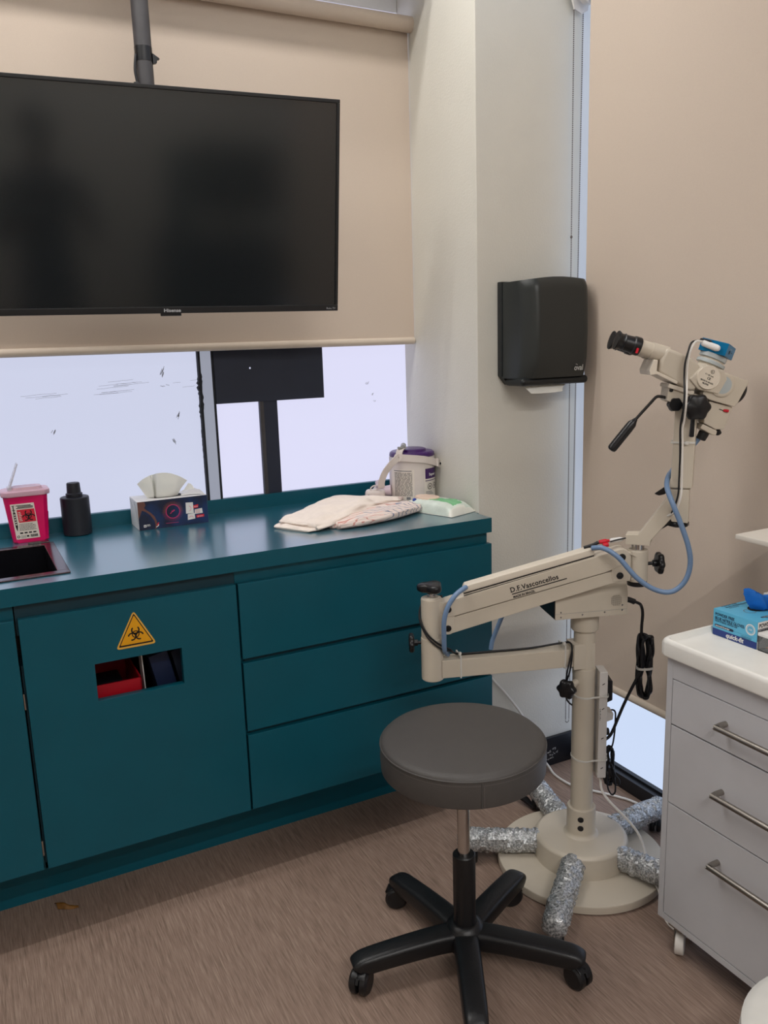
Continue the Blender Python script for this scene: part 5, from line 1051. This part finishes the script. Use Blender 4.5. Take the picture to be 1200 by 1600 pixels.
sheet(bm, [P3(V_(-.020, .006, -.002), V_(-.030, .012, .014), V_(-.040, .014, .034), V_(-.044, .012, .050)), P3(V_(-.012, -.006, -.002), V_(-.022, -.010, .016), V_(-.034, -.002, .040), V_(-.040, .004, .054)),
           P3(V_(-.006, -.014, -.002), V_(-.010, -.022, .014), V_(-.024, -.014, .040), V_(-.034, -.002, .052)), P3(V_(.002, -.014, -.002), V_(-.004, -.018, .018), V_(-.014, -.018, .036), V_(-.026, -.006, .046)),
           P3(V_(.008, -.020, -.002), V_(.006, -.028, .014), V_(.002, -.020, .030), V_(-.012, -.006, .036)), P3(V_(.014, -.012, -.002), V_(.014, -.014, .016), V_(.012, -.008, .026), V_(.002, .006, .030)),
           P3(V_(.022, -.022, -.002), V_(.026, -.026, .012), V_(.028, -.018, .026), V_(.026, -.002, .030)), P3(V_(.030, -.014, -.002), V_(.040, -.018, .012), V_(.048, -.014, .022), V_(.050, .000, .026)),
           P3(V_(.034, -.006, -.002), V_(.050, -.006, .008), V_(.064, -.004, .016), V_(.074, .006, .018)), P3(V_(.034, .008, -.002), V_(.052, .012, .006), V_(.070, .014, .010), V_(.084, .016, .010))], sub=4, amp=.0010, seed=5)
obj('glove', bm, M['glove'], t, smooth=180, label='bright blue nitrile glove')
t = thing('glove_carton', 'white glove carton lying behind the blue glove box', 'box', (1.68, 1.25, ZT))
bm = NB(); box(bm, 1.6175, 1.728, 1.166, 1.250, gz + .0015, gz + .024, .001); 
obj('carton', bm, M['box_white'], t); f = Flat((1.62, 1.168, gz + .024), (1, 0, 0), (0, 1, 0)); bm = NB(); f.text(bm, 'NON STERILE', .01, .060, .009, .0005, .0002); f.rect(bm, .012, .09, .045, .050, .0005); obj('top_print', bm, M['ink_navy'], t, smooth=0)
t = thing('clear_case', 'small clear case of wooden spatulas in front of the blue glove box', 'case', (1.53, 1.14, ZT))
bm = NB(); cx0, cx1, cy0, cy1 = 1.494, 1.60, 1.094, 1.160
for (a, b, c, d) in ((cx0, cx0 + .002, cy0, cy1), (cx1 - .002, cx1, cy0, cy1), (cx0 + .002, cx1 - .002, cy0, cy0 + .002), (cx0 + .002, cx1 - .002, cy1 - .002, cy1)): box(bm, a, b, c, d, ZT, ZT + .034)
box(bm, cx0, cx1, cy0, cy1, ZT, ZT + .002); obj('case_body', bm, M['clear'], t, smooth=0)
bm = NB(); box(bm, cx0 - .002, cx1 + .002, cy0 - .002, cy1 + .001, ZT + .034, ZT + .041, .001); obj('lid', bm, M['box_white'], t)
q = random.Random(9)
for i in range(9):
    y, z = cy0 + .010 + (i % 5) * .010, ZT + .006 + (i // 5) * .006 + q.uniform(0, .002)
    bm = NB(); box(bm, -.044, .044, -.0045, .0045, 0, .0018, .0005, mtx=Matrix.Translation(((cx0 + cx1) / 2, y, z)) @ Matrix.Rotation(q.uniform(-.06, .06), 4, 'Z')); tag(obj('spatula', bm, M['wood']), 'pale wooden spatula lying among others inside the small clear case', 'spatula', 'wooden spatulas in the clear case')
# tray of an instrument stand, and a pale chair, both cut off by the frame
t = thing('tray_table', 'pale flat tray table cut off by the right edge of the photo', 'tray', (1.60, .95, 0))
obj('tray', prism(NB(), [(1.494, 1.236, 1.000), (1.480, .80, 1.000), (1.720, .80, 1.000), (1.720, 1.236, 1.000)], (0, 0, .012), .003), M['tray'], t)
obj('tray_post', cyl(NB(), (1.66, .84, .7825), (1.66, .84, 1.0), .014, 0, 24), M['chrome'], t)
obj('post_foot', lathe(NB(), (1.66, .84, .7655), UZ, [(0, .03), (.006, .03), (.018, .016)], 24), M['chrome'], t)
t = thing('pale_chair', 'pale rounded chair seat edge in the bottom right corner', 'chair', (1.16, .62, 0))
obj('seat', lathe(NB(), (1.120, .64, 0), UZ, [(.300, .15), (.305, .168), (.33, .176), (.365, .172), (.377, .155), (.381, .10), (.382, 0)], 56), M['seat_pale'], t)
obj('column', cyl(NB(), (1.120, .64, .05), (1.120, .64, .302), .022, 0, 24), M['chrome'], t); obj('foot', lathe(NB(), (1.120, .64, 0), UZ, [(0, .16), (.012, .16), (.03, .12), (.055, .025)], 40), M['chrome'], t)

# ------------------------------------------------------------------ behind the camera: what the television screen mirrors
t = thing('wall_monitor', 'dark flat monitor on the rear wall, seen mirrored in the television', 'monitor', (1.35, -2.55, 1.27))
obj('monitor_body', box(NB(), 1.02, 1.72, -2.56, -2.53, 1.02, 1.50, .006), M['tv_plastic'], t); obj('monitor_screen', box(NB(), 1.03, 1.71, -2.53, -2.528, 1.03, 1.49), M['tv_screen'], t, smooth=0)
obj('wall_arm', box(NB(), 1.30, 1.44, -2.6, -2.56, 1.18, 1.34, .004), M['pole_black'], t)
t = thing('low_cupboard', 'dark low cupboard along the rear wall under the monitor', 'cupboard', (1.2, -2.35, 0))
obj('body', box(NB(), .71, 1.70, -2.59, -2.12, .06, .80, .003), M['black_trim'], t); obj('plinth', box(NB(), .73, 1.68, -2.57, -2.16, 0, .06), M['black_trim'], t)
for k in range(2): obj('door', box(NB(), .715 + .493 * k, 1.202 + .493 * k, -2.12, -2.10, .07, .79, .002), M['panel_navy'], t)
t = thing('mirrored_upright', 'tall dark green upright added behind the camera for the television to mirror', 'screen', (.86, -1.745, 0))  # added upright, there only for its dark reflection in the television
obj('upright_panel', box(NB(), .78, .93, -1.76, -1.73, .05, 1.52, .004), M['teal_dark'], t); obj('upright_foot', box(NB(), .76, .95, -1.86, -1.63, 0, .05, .006), M['black_trim'], t)

def skin_mesh(name, verts, edges, sub=2):
    me = bpy.data.meshes.new(name); me.from_pydata([v[:3] for v in verts], edges, []); o = bpy.data.objects.new(name, me); col.objects.link(o)
    md = o.modifiers.new('skin', 'SKIN'); md.use_smooth_shade = True
    for i, v in enumerate(verts):
        sv = me.skin_vertices[0].data[i]; sv.radius = (v[3], v[4] if len(v) > 4 else v[3]); sv.use_root = i == 0
    o.modifiers.new('sub', 'SUBSURF').levels = sub
    r = bpy.data.meshes.new_from_object(o.evaluated_get(bpy.context.evaluated_depsgraph_get())); b_ = NB(); b_.from_mesh(r)
    bpy.data.objects.remove(o); bpy.data.meshes.remove(me); bpy.data.meshes.remove(r); return b_
px_, py_, yaw = .055, -.40, -.30
fx_, fy_ = Vector((math.cos(yaw), math.sin(yaw), 0)), Vector((-math.sin(yaw), math.cos(yaw), 0))
def W3(a, b, z): v = Vector((px_, py_, 0)) + fx_ * a + fy_ * b; return (v.x, v.y, z)
t = thing('person', 'person in dark blue clothes holding up a phone, mirrored in the television', 'person', (px_, py_, 0))
BV = [(*W3(0, 0, .95), .15, .12), (*W3(0, 0, 1.10), .14, .105), (*W3(0, .005, 1.28), .155, .11), (*W3(0, 0, 1.44), .13, .09), (*W3(0, .01, 1.53), .055, .055), (*W3(0, .03, 1.60), .062, .07), (*W3(0, .035, 1.70), .078, .098), (*W3(0, .03, 1.785), .060, .075)]
BE = [(0, 1), (1, 2), (2, 3), (3, 4), (4, 5), (5, 6), (6, 7)]
for s_ in (-1, 1):
    n = len(BV); BV += [(*W3(.19 * s_, 0, 1.435), .062), (*W3(.255 * s_, .06, 1.17), .045), (*W3(.15 * s_, .26, 1.315), .034), (*W3(.092 * s_, .33, 1.385), .026, .034)]; BE += [(3, n), (n, n + 1), (n + 1, n + 2), (n + 2, n + 3)]
    n = len(BV); BV += [(*W3(.10 * s_, 0, .86), .092), (*W3(.115 * s_, .012, .48), .060), (*W3(.125 * s_, -.02, .10), .042), (*W3(.13 * s_, .02, .05), .045, .04)]; BE += [(0, n), (n, n + 1), (n + 1, n + 2), (n + 2, n + 3)]
bm = skin_mesh('body', BV, BE)
for f_ in bm.faces:
    c = f_.calc_center_median(); d = (c - Vector((px_, py_, c.z))).dot(fy_); f_.material_index = 0 if c.z > 1.515 or (d > .15 and c.z > 1.15) else 1
obj('body', bm, [M['skin'], M['denim']], t, smooth=180)
for s_ in (-1, 1):
    for k in range(5):
        if k < 4: pts = [W3(.088 * s_, .345, 1.405 + .012 * k), W3(.072 * s_, .372, 1.425 + .018 * k), W3(.052 * s_, .392, 1.428 + .018 * k), W3(.036 * s_, .390, 1.429 + .018 * k)]
        else: pts = [W3(.086 * s_, .335, 1.40), W3(.062 * s_, .345, 1.40), W3(.036 * s_, .352, 1.412)]
        bm = skin_mesh('finger', [(*p, .0088 - .0012 * i) for i, p in enumerate(pts)], [(i, i + 1) for i in range(len(pts) - 1)], 1); obj('thumb' if k == 4 else 'finger', bm, M['skin'], t, smooth=180)
    obj('shoe', box(NB(), -.045, .045, -.09, .17, 0, .085, .03, 3, mtx=Matrix.Translation(W3(.13 * s_, .02, 0)) @ Matrix.Rotation(yaw, 4, 'Z')), M['knob_black'], t)
    bm = NB(); bmesh.ops.create_icosphere(bm, subdivisions=2, radius=.012, matrix=Matrix.Translation(W3(.031 * s_, .118, 1.705))); obj('eye', bm, M['ink_white'], t)
    bm = NB(); bmesh.ops.create_icosphere(bm, subdivisions=2, radius=.024, matrix=Matrix.Translation(W3(.080 * s_, .03, 1.69)) @ Matrix.Diagonal((.35, .8, 1.2, 1))); obj('ear', bm, M['skin'], t)
bm = skin_mesh('nose', [(*W3(0, .112, 1.715), .008), (*W3(0, .135, 1.675), .013), (*W3(0, .115, 1.662), .012)], [(0, 1), (1, 2)], 1); obj('nose', bm, M['skin'], t, smooth=180)
obj('mouth', box(NB(), -.024, .024, -.006, .006, -.006, .006, .004, mtx=Matrix.Translation(W3(0, .112, 1.638)) @ Matrix.Rotation(yaw, 4, 'Z')), M['skin_brown'], t)
bm = NB(); bmesh.ops.create_icosphere(bm, subdivisions=4, radius=1, matrix=Matrix.Translation(W3(0, .018, 1.735)) @ Matrix.Rotation(yaw, 4, 'Z') @ Matrix.Diagonal((.092, .112, .100, 1)))
bmesh.ops.delete(bm, geom=[v for v in bm.verts if v.co.z < 1.69 or ((v.co - Vector(W3(0, 0, v.co.z))).dot(fy_) > .085 and v.co.z < 1.775)], context='VERTS'); obj('hair', bm, M['hair'], t)
_q = cam.matrix_world.copy(); t = thing('phone', 'black phone held upright by the person taking the photo', 'phone', (0, 0, 1.45) )
bm = box(NB(), -.038, .038, -.125, .032, .012, .021, .004, mtx=_q); obj('phone_body', bm, M['tv_plastic'], t); bm = NB(); lathe(bm, _q @ Vector((0, 0, .0125)), _q.to_3x3() @ Vector((0, 0, -1)), [(0, .009), (.0015, .009), (.0015, .007)], 20); obj('lens_ring', bm, M['chrome'], t)
